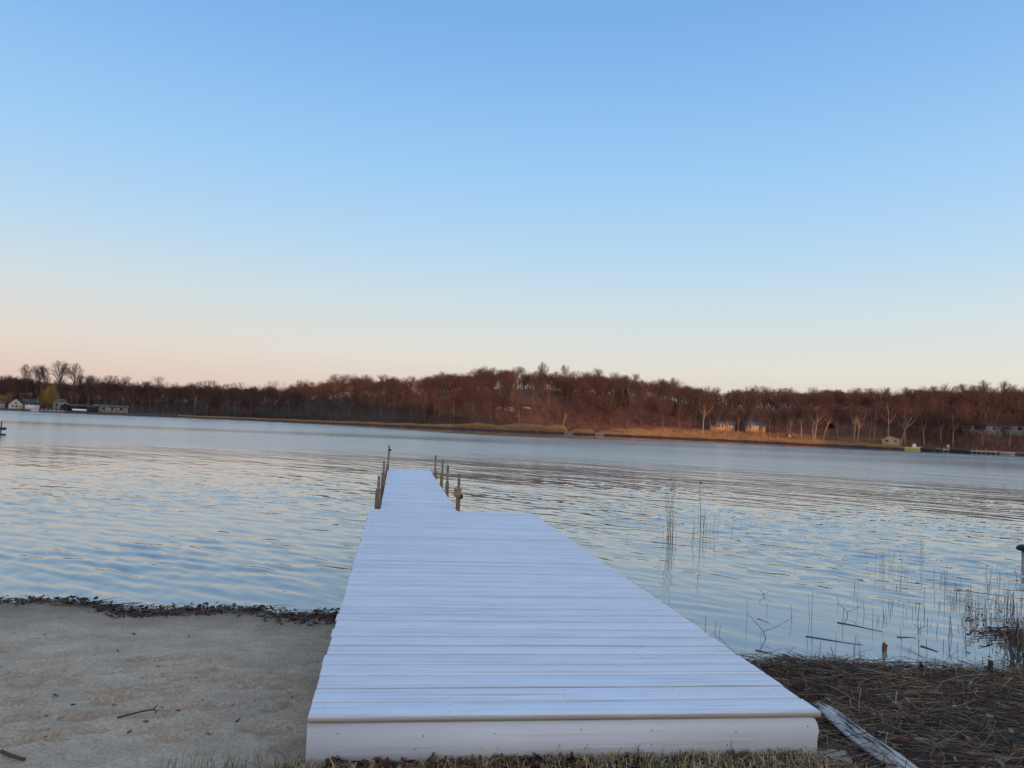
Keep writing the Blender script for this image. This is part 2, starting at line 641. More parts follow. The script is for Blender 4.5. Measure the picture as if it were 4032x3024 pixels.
# the wooded hill behind the photographer that keeps the low sun off the near shore
hx = [-400, -200, -120, -44, -5, 30, 70, 85, 102, 110, 115, 127, 260, 420]
hz = [52, 50, 48, 31, 26, 21, 17, 13.5, 10.5, 11, 17, 23, 26, 26]
HX, HY = np.meshgrid(np.linspace(-420, 420, 211), np.array([-100, -115, -130, -142, -150, -158, -175, -200, -260.0]))
prof = np.array([0.0, 0.25, 0.65, 0.92, 1.0, 0.93, 0.75, 0.5, 0.0])[:, None]
HZ = (np.interp(HX, hx, hz) + 1.3 * vnoise(HX * 0.16, HY * 0.1, 3) + 0.8 * vnoise(HX * 0.5, HY * 0.3, 4)) * prof
tag(grid_obj('hill', HX, HY, HZ, M['hill']), kind='structure')

# ------------------------------------------------------------------ water
rows = [1.0]
while rows[-1] < 430:
    y_ = rows[-1]
    rows.append(y_ + max(.035, min(6.0, .42 * y_ * y_ / (762 * CAMZ))))
ys = np.array(rows)
NC = 760
us = np.linspace(-1, 1, NC)
WX = us[None, :] * (ys[:, None] * 1.25 + 9)
WY = np.repeat(ys[:, None], NC, axis=1)
# the sheet widens beyond the view with one far column on either side
WX[:, 0] -= 400; WX[:, -1] += 400
wa = np.arctan2(WX, WY); wd = np.hypot(WX, WY)
toshore = shore(wa) - wd
calm_w = np.interp(wa, [azim(300), azim(900), azim(1300), azim(1700), azim(2200), azim(2600), azim(3000), azim(3500), azim(4032)], [8, 12, 60, 90, 100, 84, 66, 46, 40])
rip = 0.02 + 0.98 * sstep(0.85, 1.15, toshore / calm_w + .06 * vnoise(WX * .05, WY * .1, 20))
rip *= 0.85 + 0.3 * vnoise(WX * 0.03, WY * 0.06, 21)
rip *= 1 - 0.62 * sstep(9.0, 6.0, WY) * sstep(1.6, 3.0, WX)
rip *= 1 - 0.15 * sstep(9.0, 7.0, WY)
dyrow = np.gradient(ys)[:, None]
rw = np.random.default_rng(3)
WZ = np.zeros_like(WX)
geo = np.zeros_like(WX)
NW = 60
tot2 = 0.0
for i in range(NW):
    lam = .11 * (1.3 / .11) ** ((i + rw.random()) / NW)
    th_ = math.atan2(1.0, 1.1) + rw.normal(0, .36)
    slope = (.0115 * math.exp(-(math.log(lam / .33) / .8) ** 2) + .0048 + .0025 * (lam < .32)) * (1 - .6 * float(sstep(.55, 1.1, lam)))
    k_ = 2 * math.pi / lam
    fade = sstep(1.1, .45, dyrow / lam * abs(math.sin(th_))) * sstep(1.1, .45, np.gradient(us)[0] * (WY * 1.25 + 9) / lam)
    WZ += fade * (slope * math.sqrt(2) / k_) * np.cos(k_ * (WX * math.cos(th_) + WY * math.sin(th_)) + rw.uniform(0, 6.28))
    geo += (fade * slope) ** 2
    tot2 += slope ** 2
# gusts: groups of higher and lower waves
grp = .75 + .55 * vnoise(WX * .35 + WY * .2, WY * .25 - WX * .2, 23)
WZ *= rip * grp
rough = .02 + rip * np.sqrt(np.maximum(1 - geo / tot2, 0)) * (.10 + .11 * sstep(16, 50, wd))
rip = rip * (1 + .9 * sstep(14, 40, wd)) * (1 - .9 * sstep(58, 92, wd))
wo = grid_obj('lake_water', WX, WY, WZ, M['water'])
for an_, arr in (('ripple', rip), ('rough', rough)):
    ra = wo.data.attributes.new(an_, 'FLOAT', 'POINT')
    ra.data.foreach_set('value', arr.astype(np.float32).ravel())
print('water', WX.shape, math.sqrt(tot2), rough.min(), rough.max())
tag(wo, kind='structure')

# ------------------------------------------------------------------ near shore ground
LAWN = DECK - 0.235
sl_px = [(-500, 2345), (-200, 2360), (0, 2367), (209, 2367), (354, 2380), (506, 2408), (658, 2407), (842, 2399), (1050, 2405), (1076, 2421), (1322, 2424), (1700, 2440)]
SLW = np.array([wp(a, b, 0.0) for a, b in sl_px])
SLW = np.vstack([[-14, SLW[0][1] + 1.0, 0], SLW])
sr_px = [(2700, 2600), (3000, 2622), (3140, 2611), (3224, 2611), (3401, 2625), (3620, 2639), (3723, 2643), (3933, 2662), (4032, 2657), (4500, 2650)]
SRW = np.array([wp(a, b, 0.0) for a, b in sr_px])
SRW = np.vstack([SRW, [14, SRW[-1][1] + 0.5, 0]])
XM = XL + 1.2


def near_z(x, y):
    ysh = np.where(x < XM, np.interp(x, SLW[:, 0], SLW[:, 1]), np.interp(x, SRW[:, 0], SRW[:, 1]))
    t = (ysh - y) / np.maximum(ysh - 3.4, 0.5)
    z = np.where(t > 0, LAWN * np.clip(t, 0, 1) ** 0.85, t * 0.25)
    return np.maximum(z, -1.0) + 0.006 * vnoise(x * 2.1, y * 2.1, 2) * sstep(0.0, 0.2, t) + 0.004 * vnoise(x * 6, y * 6, 3) * sstep(0.05, 0.3, t)


def ysl(x):
    return np.interp(x, SLW[:, 0], SLW[:, 1])


def ysr(x):
    return np.interp(x, SRW[:, 0], SRW[:, 1])


# sand
sx = np.concatenate([np.linspace(-14, -4.2, 60), np.linspace(-4.15, XM, 270)])
sy = np.concatenate([np.linspace(2.6, 8.0, 240), np.linspace(8.1, 11, 20)])
SX, SY = np.meshgrid(sx, sy)
SZ = near_z(SX, SY)
prints = [(235, 2676, .25), (265, 2702, .25), (430, 2745, .2), (425, 2785, .15), (500, 2770, .3), (335, 2860, .3), (385, 2905, .35),
          (720, 2690, .3), (965, 2720, .2), (1010, 2715, .3), (1000, 2690, .1), (880, 2805, .15), (780, 2895, .3), (1005, 2890, .25),
          (690, 2955, .2), (150, 2840, .3), (110, 2915, .3), (560, 2590, .2), (700, 2615, .2), (840, 2650, .3), (1080, 2650, .2), (480, 2650, .3),
          (250, 2600, .2), (120, 2700, .3), (600, 2850, .1), (1110, 2810, .2)]
for k in range(46):
    prints.append((rnd.uniform(-150, 1150), rnd.uniform(2540, 2990), rnd.uniform(0, .6)))
PR = np.zeros_like(SX)
for px, py, a in prints:
    c = wp(px, py, 0.12)
    ang = a + 0.15 + (rnd.random() - .5) * 0.8
    dx = SX - c[0]; dy = SY - c[1]
    p = dx * math.cos(ang) + dy * math.sin(ang); q = -dx * math.sin(ang) + dy * math.cos(ang)
    r = np.sqrt((p / 0.13) ** 2 + (q / 0.055) ** 2)
    PR = np.maximum(PR, 1 - sstep(.6, 1.15, r + .5 * vnoise(SX * 22, SY * 22, 33)))
    SZ = SZ - 0.017 * (1 - sstep(0.5, 1.05, r)) + 0.005 * np.exp(-((r - 1.25) / 0.25) ** 2)
SZ += 0.0025 * vnoise(SX * 9, SY * 9, 30) + 0.003 * vnoise(SX * 17, SY * 17, 31) + 0.003 * vnoise(SX * 37, SY * 37, 32)
tt = (ysl(SX) - SY)
wet = 0.60 + 0.40 * sstep(0.15, 1.25, tt + 0.25 * vnoise(SX * 1.3, SY * 1.3, 8))
damp_shade = wet[..., None] * np.array([1.0, 1.0, 0.99])
damp_shade = damp_shade * (1 - .15 * PR[..., None] * np.array([.8, 1.0, 1.15]))  # footprint hollows darkened in colour to stand in for their shading
damp_shade = damp_shade * (1 - .10 * vnoise(SX * 3.1, SY * 4.5, 34) - .08 * vnoise(SX * 11, SY * 15, 35))[..., None]
damp_shade = damp_shade * (1 - 0.16 * sstep(-1.2, -0.45, SX) * sstep(0, 1.5, tt))[..., None]  # sand gets darker towards the dock
tag(grid_obj('sand_beach', SX, SY, SZ, M['sand'], damp_shade), kind='structure')
# mud bank on the right
mx = np.concatenate([np.linspace(XM, 5.5, 110), np.linspace(5.6, 14, 40)])
my = np.concatenate([np.linspace(2.6, 7.6, 130), np.linspace(7.7, 11, 20)])
MX, MY = np.meshgrid(mx, my)
MZ = near_z(MX, MY) + 0.012 * vnoise(MX * 5, MY * 5, 41) * sstep(-0.1, 0.3, ysr(MX) - MY)
tag(grid_obj('mud_bank', MX, MY, MZ, M['mud']), kind='structure')
# lawn the photographer stands on
lx = np.concatenate([np.linspace(-90, -5, 30), np.linspace(-4.8, 5.0, 60), np.linspace(5.2, 90, 30)])
ly = np.concatenate([np.linspace(-110, 1.5, 40), np.linspace(1.6, 3.3, 30)])
LX, LY = np.meshgrid(lx, ly)
LZ = LAWN + 0.008 + 0.012 * vnoise(LX * 1.5, LY * 1.5, 51)
LZ = np.where(LY > 3.25, LZ - 0.05, LZ)
tag(grid_obj('lawn', LX, LY, LZ, M['soil']), kind='structure')

# ------------------------------------------------------------------ the dock
dock = empty('dock', (XL + WID / 2, Y0, 0))
tag(dock, 'white painted wooden dock, wide at the shore and narrow with posts farther out', 'dock')
DO = np.array([XL + WID / 2, Y0, 0.0])


def board(mb, x0, x1, yc, wd, z, th=0.027, r=0.0065, tilt=0.0, skew=0.0, front=False):
    h = wd / 2
    prof = [(-h, -th)]
    for k in range(4):
        a = math.pi - k * math.pi / 6
        prof.append((-h + r + r * math.cos(a), -r + r * math.sin(a)))
    for k in range(4):
        a = math.pi / 2 - k * math.pi / 6
        prof.append((h - r + r * math.cos(a), -r + r * math.sin(a)))
    prof.append((h, -th))
    n = len(prof)
    v = []
    ends = 0.004
    stations = [(x0, ends), (x0 + ends, 0), ((x0 + x1) / 2, 0), (x1 - ends, 0), (x1, ends)]
    bow = rnd.uniform(-0.0035, 0.0035)
    zb = rnd.uniform(-0.0012, 0.0012)
    for k, (x, s) in enumerate(stations):
        for (py_, pz_) in prof:
            v.append((x, yc + py_ + skew * (x - (x0 + x1) / 2) + (bow if k == 2 else 0), z + pz_ + tilt * py_ - (s if pz_ > -th * 0.5 else 0) + (zb if k == 2 else 0)))
    f = []
    for k in range(len(stations) - 1):
        for j in range(n):
            f.append([k * n + j, k * n + (j + 1) % n, (k + 1) * n + (j + 1) % n, (k + 1) * n + j])
    v = np.array(v)
    b0 = mb.n
    tint = rnd.uniform(.925, 1.0)
    worn_shade = np.ones((n, 3))
    worn_shade[0] = worn_shade[n - 1] = (.22, .20, .19)  # gap-facing sides painted dark as shade between boards; upper edges worn
    worn_shade[1] = worn_shade[n - 2] = (.50, .45, .42)
    worn_shade[2] = worn_shade[n - 3] = (.74, .70, .68)
    if front:
        worn_shade[0] = (.70, .60, .50); worn_shade[1] = (.74, .66, .58); worn_shade[2] = (.85, .80, .76)
    worn_shade[3] = worn_shade[n - 4] = (.85, .82, .81)
    mb.raw(v - DO, f, np.tile(worn_shade, (len(stations), 1)) * tint)
    mb.poly.append([b0 + j for j in range(n)][::-1])
    mb.poly.append([b0 + (len(stations) - 1) * n + j for j in range(n)])


mb = MB()
NB = 44
pit = L1 / NB
for i in range(NB):
    j0, j1 = rnd.uniform(-.006, .006), rnd.uniform(-.007, .007)
    gap = rnd.choice([.005, .007, .008, .010, .012, .014, .018])
    board(mb, XL + j0, XL + WID + j1, Y0 + pit * (i + .5), pit - gap, DECK + rnd.uniform(-.0018, .0018), tilt=rnd.uniform(-.006, .006), skew=rnd.uniform(-.0009, .0009), front=i == 0)
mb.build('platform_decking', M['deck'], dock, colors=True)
mb = MB()
NB2 = 69
pit2 = L2 / NB2
for i in range(NB2):
    board(mb, XN + rnd.uniform(-.004, .004), XN + WN + rnd.uniform(-.004, .004), Y0 + L1 + pit2 * (i + .5), pit2 - .005, DECK - .004 + rnd.uniform(-.0015, .0015), tilt=rnd.uniform(-.005, .005))
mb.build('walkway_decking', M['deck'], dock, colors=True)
mb = MB()
for i in range(NB):
    for fx in (.03, .26, .5, .74, .97):
        for q_ in (.27, .73):
            p = np.array([XL + WID * fx + rnd.uniform(-.012, .012), Y0 + pit * (i + q_) + rnd.uniform(-.008, .008), DECK + .0006]) - DO
            mb.tube([p - [0, 0, .004], p + [0, 0, rnd.uniform(.0004, .001)]], .0036, 7)
tag(mb.build('screw_heads', simple('dull_screw', (.42, .43, .45), .6, 20, .3), dock), kind='stuff')
# fascia under the front edge, its right upper corner rounded off
mb = MB()
fz1, fz0 = DECK - 0.032, DECK - 0.25
x0, x1 = XL + 0.004, XL + WID - 0.006
out = [(x0, fz0), (x1 - .006, fz0), (x1 - .004, fz1 - .10), (x1 + .004, fz1 - .06), (x1 - .008, fz1 - .025), (x1 - .02, fz1 - .006), (x1 - .04, fz1), (x0, fz1)]
n = len(out)
yf = Y0 + 0.012
v = [(x, yf, z) for x, z in out] + [(x, yf + .038, z) for x, z in out]
mb.ngon(np.array(v) - DO, [list(range(n)), list(range(2 * n - 1, n - 1, -1))] + [[i, i + n, (i + 1) % n + n, (i + 1) % n] for i in range(n)])
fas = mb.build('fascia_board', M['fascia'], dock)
nb = MB()
for k, fx in enumerate(np.linspace(0.05, 0.97, 7)):
    for dz in (-.055, -.13):
        p = np.array([x0 + (x1 - x0) * fx + rnd.uniform(-.03, .03), yf - .0015, fz1 + dz + rnd.uniform(-.015, .015)]) - DO
        nb.tube([p, p + np.array([0, .006, 0])], .0032, 8)
tag(nb.build('nail_heads', M['pipe'], fas), kind='stuff')
for sx_ in (XL + .03, XL + WID - .03):
    mb = MB()
    mb.box(np.array([sx_, Y0 + .055 + L1 / 2, DECK - .14]) - DO, (.038, L1 - .07, .19))
    mb.build('side_beam', M['fascia'], dock)
for sx_ in (XN + .03, XN + WN - .03):
    mb = MB()
    mb.box(np.array([sx_, Y0 + L1 + .01 + L2 / 2, DECK - .12]) - DO, (.038, L2, .14))
    mb.build('side_beam', M['fascia'], dock)
for yy in (4.0, 8.1):
    for sx_ in (XL + .09, XL + WID - .09):
        mb = MB()
        mb.tube(np.array([[sx_, Y0 + yy, -1.4], [sx_, Y0 + yy, DECK - .05]]) - DO, .024, 10)
        mb.build('leg', M['pipe'], dock)


def dock_post(x, y, top, low, rs=.034, wrap=False, knob=False, lean=(0, 0)):
    b = np.array([x, y, 0.0]) - DO
    mb = MB()
    mb.tube([b + [0, 0, -1.3], b + [lean[0], lean[1], DECK + top]], .0225, 12)
    p = mb.build('post', M['pipe'], dock, smooth=True)
    s = MB()
    s.tube([b + [0, 0, -.25], b + [0, 0, DECK - .1], b + [lean[0] * .3, 0, DECK + low - .03], b + [lean[0] * .3, 0, DECK + low]], [rs * 1.1, rs * 1.1, rs, rs * .7], 8)
    s.build('sleeve', M['sleeve'], p)
    if wrap:
        r_ = MB()
        for k in range(5):
            zc_ = DECK + low - .035 + k * .026
            t = np.linspace(0, 2 * math.pi, 17)
            rr = .044 + .010 * math.sin(k * 1.7)
            r_.tube(np.stack([b[0] + rr * np.cos(t) - .012, b[1] + rr * np.sin(t), zc_ + .008 * np.sin(t * 2 + k)], 1), .019, 7, False)
        r_.build('rope_wrap', M['rope'], p, smooth=True)
        kx = MB()
        kx.box(b + [.045, -.03, DECK + low - .05], (.035, .05, .06), rz(.3))
        kx.build('clamp', M['black'], p)
    if knob:
        kx = MB()
        kx.box(b + [.05, -.01, DECK + top - .12], (.055, .04, .05), rz(.2))
        kx.build('clamp', M['black'], p)


XR = XN + WN + .045
XLf = XN - .045
dock_post(XR, 12.35, .53, .22, wrap=True)
dock_post(XR, 15.1, .51, .20)
dock_post(XR, 17.0, .53, .24, lean=(.01, 0))
dock_post(XR, 19.6, .50, .16, lean=(-.02, 0))
dock_post(XLf - .01, 12.5, .44, .24, rs=.044)
dock_post(XLf, 16.6, .47, .22, rs=.042)
dock_post(XLf + .03, 21.0, .66, .18, rs=.036, knob=True, lean=(.02, 0))

cs = MB()
p = wp(3300, 2965, LAWN)
cs.box((XL + WID + .08, Y0 + .07, LAWN - .028), (.2, .12, .07), rz(-.3))
tag(cs.build('concrete_slab', M['concrete']), 'pale concrete slab half buried beside the right front corner of the dock', 'slab')

# driftwood log on the right
pts = [wp(3215, 2770, .20), wp(3260, 2800, .21), wp(3330, 2860, .215), wp(3410, 2925, .22), wp(3500, 2985, .225), wp(3600, 3060, .225), wp(3680, 3110, .225)]
lm = MB()
base = np.array(pts)
nseg = 34
tq = np.linspace(0, len(pts) - 1, nseg)
path = np.stack([np.interp(tq, range(len(pts)), base[:, k]) for k in range(3)], 1)
ring = []
nn = 20
for i in range(nseg):
    d = path[min(i + 1, nseg - 1)] - path[max(i - 1, 0)]
    d /= np.linalg.norm(d)
    side = np.array([d[1], -d[0], 0]); side /= np.linalg.norm(side)
    f = i / (nseg - 1)
    wv = (.038 + .022 * math.sin(f * 2.4)) * (0.55 + 0.45 * min(1, f * 5))
    for k in range(nn):
        a = 2 * math.pi * k / nn
        cr = 1 + .10 * math.sin(a * 3 + 1.1) + .07 * math.sin(a * 7 + f * 2) + .06 * vnoise(np.array([k * .9]), np.array([i * .35]), 61)[0]
        ring.append(path[i] + side * wv * cr * math.cos(a) + np.array([0, 0, 1]) * (wv * .62 * cr * math.sin(a)))
q = []
for i in range(nseg - 1):
    for k in range(nn):
        q.append([i * nn + k, (i + 1) * nn + k, (i + 1) * nn + (k + 1) % nn, i * nn + (k + 1) % nn])
# the log's own frame runs along Y so that its grain follows it
ang = math.atan2(path[-1][1] - path[0][1], path[-1][0] - path[0][0]) - math.pi / 2
ctr = path.mean(0)
lm.raw((np.array(ring) - ctr) @ rz(ang), q)
lm.poly.append(list(range(nn)))
lm.poly.append(list(range((nseg - 1) * nn, nseg * nn))[::-1])
lo = lm.build('driftwood_log', M['log'], smooth=True)
lo.location = tuple(ctr); lo.rotation_euler = (0, 0, ang)
tag(lo, 'long weathered silver grey driftwood log lying on the reed litter right of the dock', 'log')

# ------------------------------------------------------------------ grass, leaves, reed litter
def in_view_grass():
    mbg = MB()
    N = 60000
    r = np.random.default_rng(5)
    x = r.uniform(-3.6, 4.3, N); y = 3.62 - (r.random(N) ** 1.3) * 1.5
    # the edge of the turf: it ends at the sand on the left, at the fascia in the middle
    edge = np.interp(x, [-4, -2.2, -1.6, -1.0, -.55, XL - .02, XL, XL + WID, XL + WID + .02, 2.6, 3.2, 4.5], [2.9, 3.30, 3.36, 3.45, 3.58, 3.66, 3.595, 3.60, 3.5, 3.35, 3.1, 2.9])
    edge = edge + .05 * vnoise(x * 4, y * 0, 71) * ((x < XL) | (x > XL + WID))
    k = y < edge
    x, y = x[k], y[k]; n_ = len(x)
    pat = vnoise(x * 3.0, y * 3.0, 72) * .6 + vnoise(x * 9, y * 9, 73) * .4
    dens = r.random(n_) < np.clip(.75 + .5 * pat, .35, 1)
    x, y, pat = x[dens], y[dens], pat[dens]; n_ = len(x)
    h = r.uniform(.022, .062, n_) * (1 + .35 * pat); wd = r.uniform(.0016, .0034, n_)
    tall = r.random(n_) < .02
    h = np.where(tall, h * 1.9, h)
    a = r.uniform(0, 2 * math.pi, n_); ln = r.uniform(.2, 1.3, n_)
    z = LAWN + .004 + .012 * vnoise(x * 1.5, y * 1.5, 51) + .022 * np.exp(-((x - 1.1) / .75) ** 2)
    dx, dy = np.cos(a), np.sin(a)
    p0 = np.stack([x, y, z], 1)
    p1 = p0 + np.stack([dx * h * ln * .3, dy * h * ln * .3, h * .6], 1)
    p2 = p0 + np.stack([dx * h * ln, dy * h * ln, h * (1 - .25 * ln)], 1)
    s = np.stack([-dy, dx, 0 * dx], 1) * wd[:, None]
    v = np.stack([p0 - s, p0 + s, p1 + s * .8, p1 - s * .8, p2 + s * .15, p2 - s * .15], 1).reshape(-1, 3)
    b = np.arange(n_)[:, None] * 6
    q = np.concatenate([b + np.array([0, 1, 2, 3]), b + np.array([3, 2, 4, 5])])
    tan = np.array([.46, .37, .21]); grn = np.array([.085, .095, .04]); brn = np.array([.13, .095, .055])
    t = np.clip(r.random(n_) + .35 * pat, 0, 1)[:, None]
    c = np.where(t > .45, tan * (.6 + .5 * r.random((n_, 1))), np.where(t > .2, brn, grn))
    mbg.raw(v, q, np.repeat(c, 6, 0))
    o = mbg.build('grass', M['grass'], colors=True)
    tag(o, 'short dormant tan grass in front of the dock', 'grass', kind='stuff')


in_view_grass()


def leaf_add(mb, p, size, yaw, tilt, roll, col, curl):
    # lobed oak-like leaf, folded along its midrib
    out = [(0, -1), (.28, -.62), (.2, -.4), (.5, -.18), (.33, .05), (.52, .35), (.25, .5), (.22, .8), (0, 1), (-.22, .8), (-.25, .5), (-.52, .35), (-.33, .05), (-.5, -.18), (-.2, -.4), (-.28, -.62)]
    v = [(x * size, y * size, abs(x) * curl * size + .35 * curl * size * y * y) for x, y in out]
    R_ = rz(yaw) @ rx(tilt) @ np.array([[math.cos(roll), 0, math.sin(roll)], [0, 1, 0], [-math.sin(roll), 0, math.cos(roll)]])
    v = np.array(v) @ R_.T + p
    mb.ngon(v, [[0, 1, 2, 14, 15], [2, 3, 4, 12, 13, 14], [4, 5, 6, 10, 11, 12], [6, 7, 8, 9, 10]], col)


LC = [(.085, .045, .032), (.12, .06, .038), (.06, .036, .030), (.15, .085, .05), (.045, .030, .028), (.20, .14, .085)]


def stick(mb, p, L, r, yaw, el, bend, col, n=4, seg=4):
    t = np.linspace(0, 1, seg + 1)
    d = np.array([math.cos(yaw) * math.cos(el), math.sin(yaw) * math.cos(el), math.sin(el)])
    s = np.array([-math.sin(yaw), math.cos(yaw), 0])
    pts = p + L * t[:, None] * d + (bend * L * np.sin(t * math.pi))[:, None] * s
    mb.tube(pts, np.linspace(r, r * .6, seg + 1), n, True, col)


# leaves washed up along the waterline of the sand
mb = MB()
for k in range(3600):
    x = rnd.uniform(-6.2, XL + .3)
    d = (abs(rnd.gauss(0, .15)) if rnd.random() < .75 else rnd.uniform(0, .42)) * (.75 + .55 * float(vnoise(np.array([x * 1.4]), np.array([3.0]), 82)[0]))
    if vnoise(np.array([x * 2.2]), np.array([0.0]), 81)[0] + rnd.uniform(-.5, 1.2) < -.25:
        continue
    y = float(ysl(x)) + .03 - d
    z = max(float(near_z(np.array([x]), np.array([y]))[0]), 0) + rnd.random() ** 2 * .055 * max(0, 1 - d / .3) + .005
    c = np.array(rnd.choice(LC[:5])) * rnd.uniform(.5, 1.0)
    leaf_add(mb, np.array([x, y, z]), rnd.uniform(.012, .036), rnd.uniform(0, 6.3), rnd.gauss(0, .35), rnd.gauss(0, .35), c, rnd.uniform(.1, .7))
for k in range(260):
    x = rnd.uniform(-6.2, XL + .2)
    y = float(ysl(x)) + rnd.uniform(-.3, .05)
    z = max(float(near_z(np.array([x]), np.array([y]))[0]), 0) + .01 + rnd.random() * .03
    stick(mb, np.array([x, y, z]), rnd.uniform(.06, .3), rnd.uniform(.0015, .004), rnd.gauss(0, .4), rnd.uniform(-.05, .15), rnd.uniform(-.1, .1), np.array((.09, .075, .06)) * rnd.uniform(.5, 1.6))
tag(mb.build('leaf_litter', M['leaf'], colors=True), 'dark line of wet dead leaves washed up between sand and water', 'leaves', kind='stuff')
# leaves along the foot of the fascia, in the turf
mb = MB()
for k in range(430):
    u_ = rnd.random()
    if u_ < .72:
        x = XL + .1 + rnd.random() ** 1.2 * 1.15; y = Y0 - abs(rnd.gauss(0, .055)); hh = .03
    elif u_ < .9:
        x = rnd.uniform(XL + 1.0, XL + WID - .1); y = Y0 - abs(rnd.gauss(0, .008)); hh = .02
    else:
        x = rnd.uniform(-2.2, 2.6); y = rnd.uniform(2.9, 3.5); hh = .02
    z = LAWN + .012 + rnd.random() * hh
    leaf_add(mb, np.array([x, y, z]), rnd.uniform(.02, .046), rnd.uniform(0, 6.3), rnd.gauss(.2, .6), rnd.gauss(0, .6), np.array(rnd.choice(LC)) * rnd.uniform(.7, 1.5), rnd.uniform(.2, .9))
for k in range(90):
    x = rnd.uniform(XL - .6, XL + .02); y = rnd.uniform(3.5, 3.66)
    stick(mb, np.array([x, y, LAWN - .01]), rnd.uniform(.05, .11), .0014, rnd.uniform(0, 6.3), rnd.uniform(.8, 1.5), .1, np.array((.11, .09, .05)) * rnd.uniform(.5, 1.3), 3)
tag(mb.build('leaf_litter', M['leaf'], colors=True), 'brown oak leaves caught in the grass at the foot of the white fascia', 'leaves', kind='stuff')
# a few leaves and crumbs lying on the sand
mb = MB()
for k in range(80):
    px, py = rnd.uniform(-100, 1330), 2440 + rnd.random() ** .9 * 540
    p = wp(px, py, .1)
    if p[0] > XL - .02:
        continue
    z = float(near_z(p[0:1], p[1:2])[0])
    leaf_add(mb, np.array([p[0], p[1], z + .008]), rnd.uniform(.006, .02), rnd.uniform(0, 6.3), rnd.gauss(0, .3), rnd.gauss(0, .3), np.array(rnd.choice(LC)) * rnd.uniform(.5, 1.3), rnd.uniform(.1, .6))
tag(mb.build('leaf_litter', M['leaf'], colors=True), 'scattered scraps of dead leaf lying on the open sand', 'leaves', kind='stuff')

# flattened dead reeds on the right bank
mb = MB()
RC = [(.21, .165, .12), (.14, .10, .07), (.095, .068, .05), (.05, .04, .034), (.32, .265, .19), (.18, .12, .07), (.03, .024, .022)]
for k in range(12500):
    x = XL + WID - .25 + rnd.random() ** 1.15 * 4.6
    ysh = float(ysr(x))
    y = 3.0 + (ysh + .10 - 3.0) * rnd.random() ** .8
    if y < 3.62 and x < XL + WID + .15:
        continue
    z = max(float(near_z(np.array([x]), np.array([y]))[0]), 0) + .004 + rnd.random() ** 2 * .05
    yaw = rnd.gauss(-.28, .5) if rnd.random() < .6 else rnd.uniform(0, 3.14)
    L = rnd.choice([.05, .07, .1, .14, .2, .3, .42]) * rnd.uniform(.7, 1.3)
    stick(mb, np.array([x - L / 2, y, z]), L, rnd.uniform(.0011, .0030), yaw, rnd.gauss(.01, .1), rnd.gauss(0, .12), np.array(rnd.choice(RC)) * (.55 + .45 * (1 + vnoise(np.array([x * 4]), np.array([y * 6]), 95)[0])) * rnd.uniform(.6, 1.25), 4, 3)
for k in range(260):
    x = XL + WID - .1 + rnd.random() * 3.6
    y = rnd.uniform(3.0, float(ysr(x)))
    if y < 3.62 and x < XL + WID + .1:
        continue
    z = float(near_z(np.array([x]), np.array([y]))[0]) + .01
    stick(mb, np.array([x, y, z]), rnd.uniform(.05, .16), rnd.uniform(.002, .004), rnd.uniform(0, 6.3), rnd.uniform(.3, 1.3), rnd.uniform(-.1, .1), np.array(rnd.choice(RC[:2] + RC[4:6])) * rnd.uniform(.8, 1.3), 4, 3)
for k in range(2600):
    x = XL + WID - .1 + rnd.random() * 3.6
    y = rnd.uniform(3.0, float(ysr(x)))
    if y < 3.62 and x < XL + WID + .1:
        continue
    z = float(near_z(np.array([x]), np.array([y]))[0]) + .02 + rnd.random() * .03
    cl = vnoise(np.array([x * 2.5]), np.array([y * 2.5]), 91)[0]
    if cl < rnd.uniform(-1.1, .6):
        continue
    leaf_add(mb, np.array([x, y, z]), rnd.uniform(.014, .032), rnd.uniform(0, 6.3), rnd.gauss(0, .5), rnd.gauss(0, .5), np.array(rnd.choice([(.12, .05, .028), (.15, .065, .03), (.17, .10, .055), (.06, .036, .028), (.06, .045, .035), (.3, .26, .21)])) * rnd.uniform(.6, 1.1), rnd.uniform(.2, .8))
tag(mb.build('reed_litter', M['stem'], colors=True), 'thick mat of flattened dead reeds and leaves on the bank right of the dock', 'reed litter', kind='stuff')

# ------------------------------------------------------------------ stems, reeds and sticks standing in the shallows
DK = [(.05, .04, .035), (.075, .06, .045), (.10, .08, .06), (.04, .03, .03)]


def stem_obj(name, base, parts, label, cat, group=None):
    """parts: list of (dx,dy, height, lean_x, lean_y, radius, colour)"""
    mb = MB()
    for dx, dy, h, lx_, ly_, r, c in parts:
        t = np.linspace(0, 1, 5)
        b = np.array([dx, dy, -.12])
        pts = np.stack([b[0] + lx_ * t ** 1.5, b[1] + ly_ * t ** 1.5, b[2] + (h + .12) * t], 1)
        mb.tube(pts, np.linspace(r, r * .55, 5), 5, True, c)
    o = mb.build(name, M['stem'], colors=True)
    o.location = tuple(base)
    return tag(o, label, cat, group)


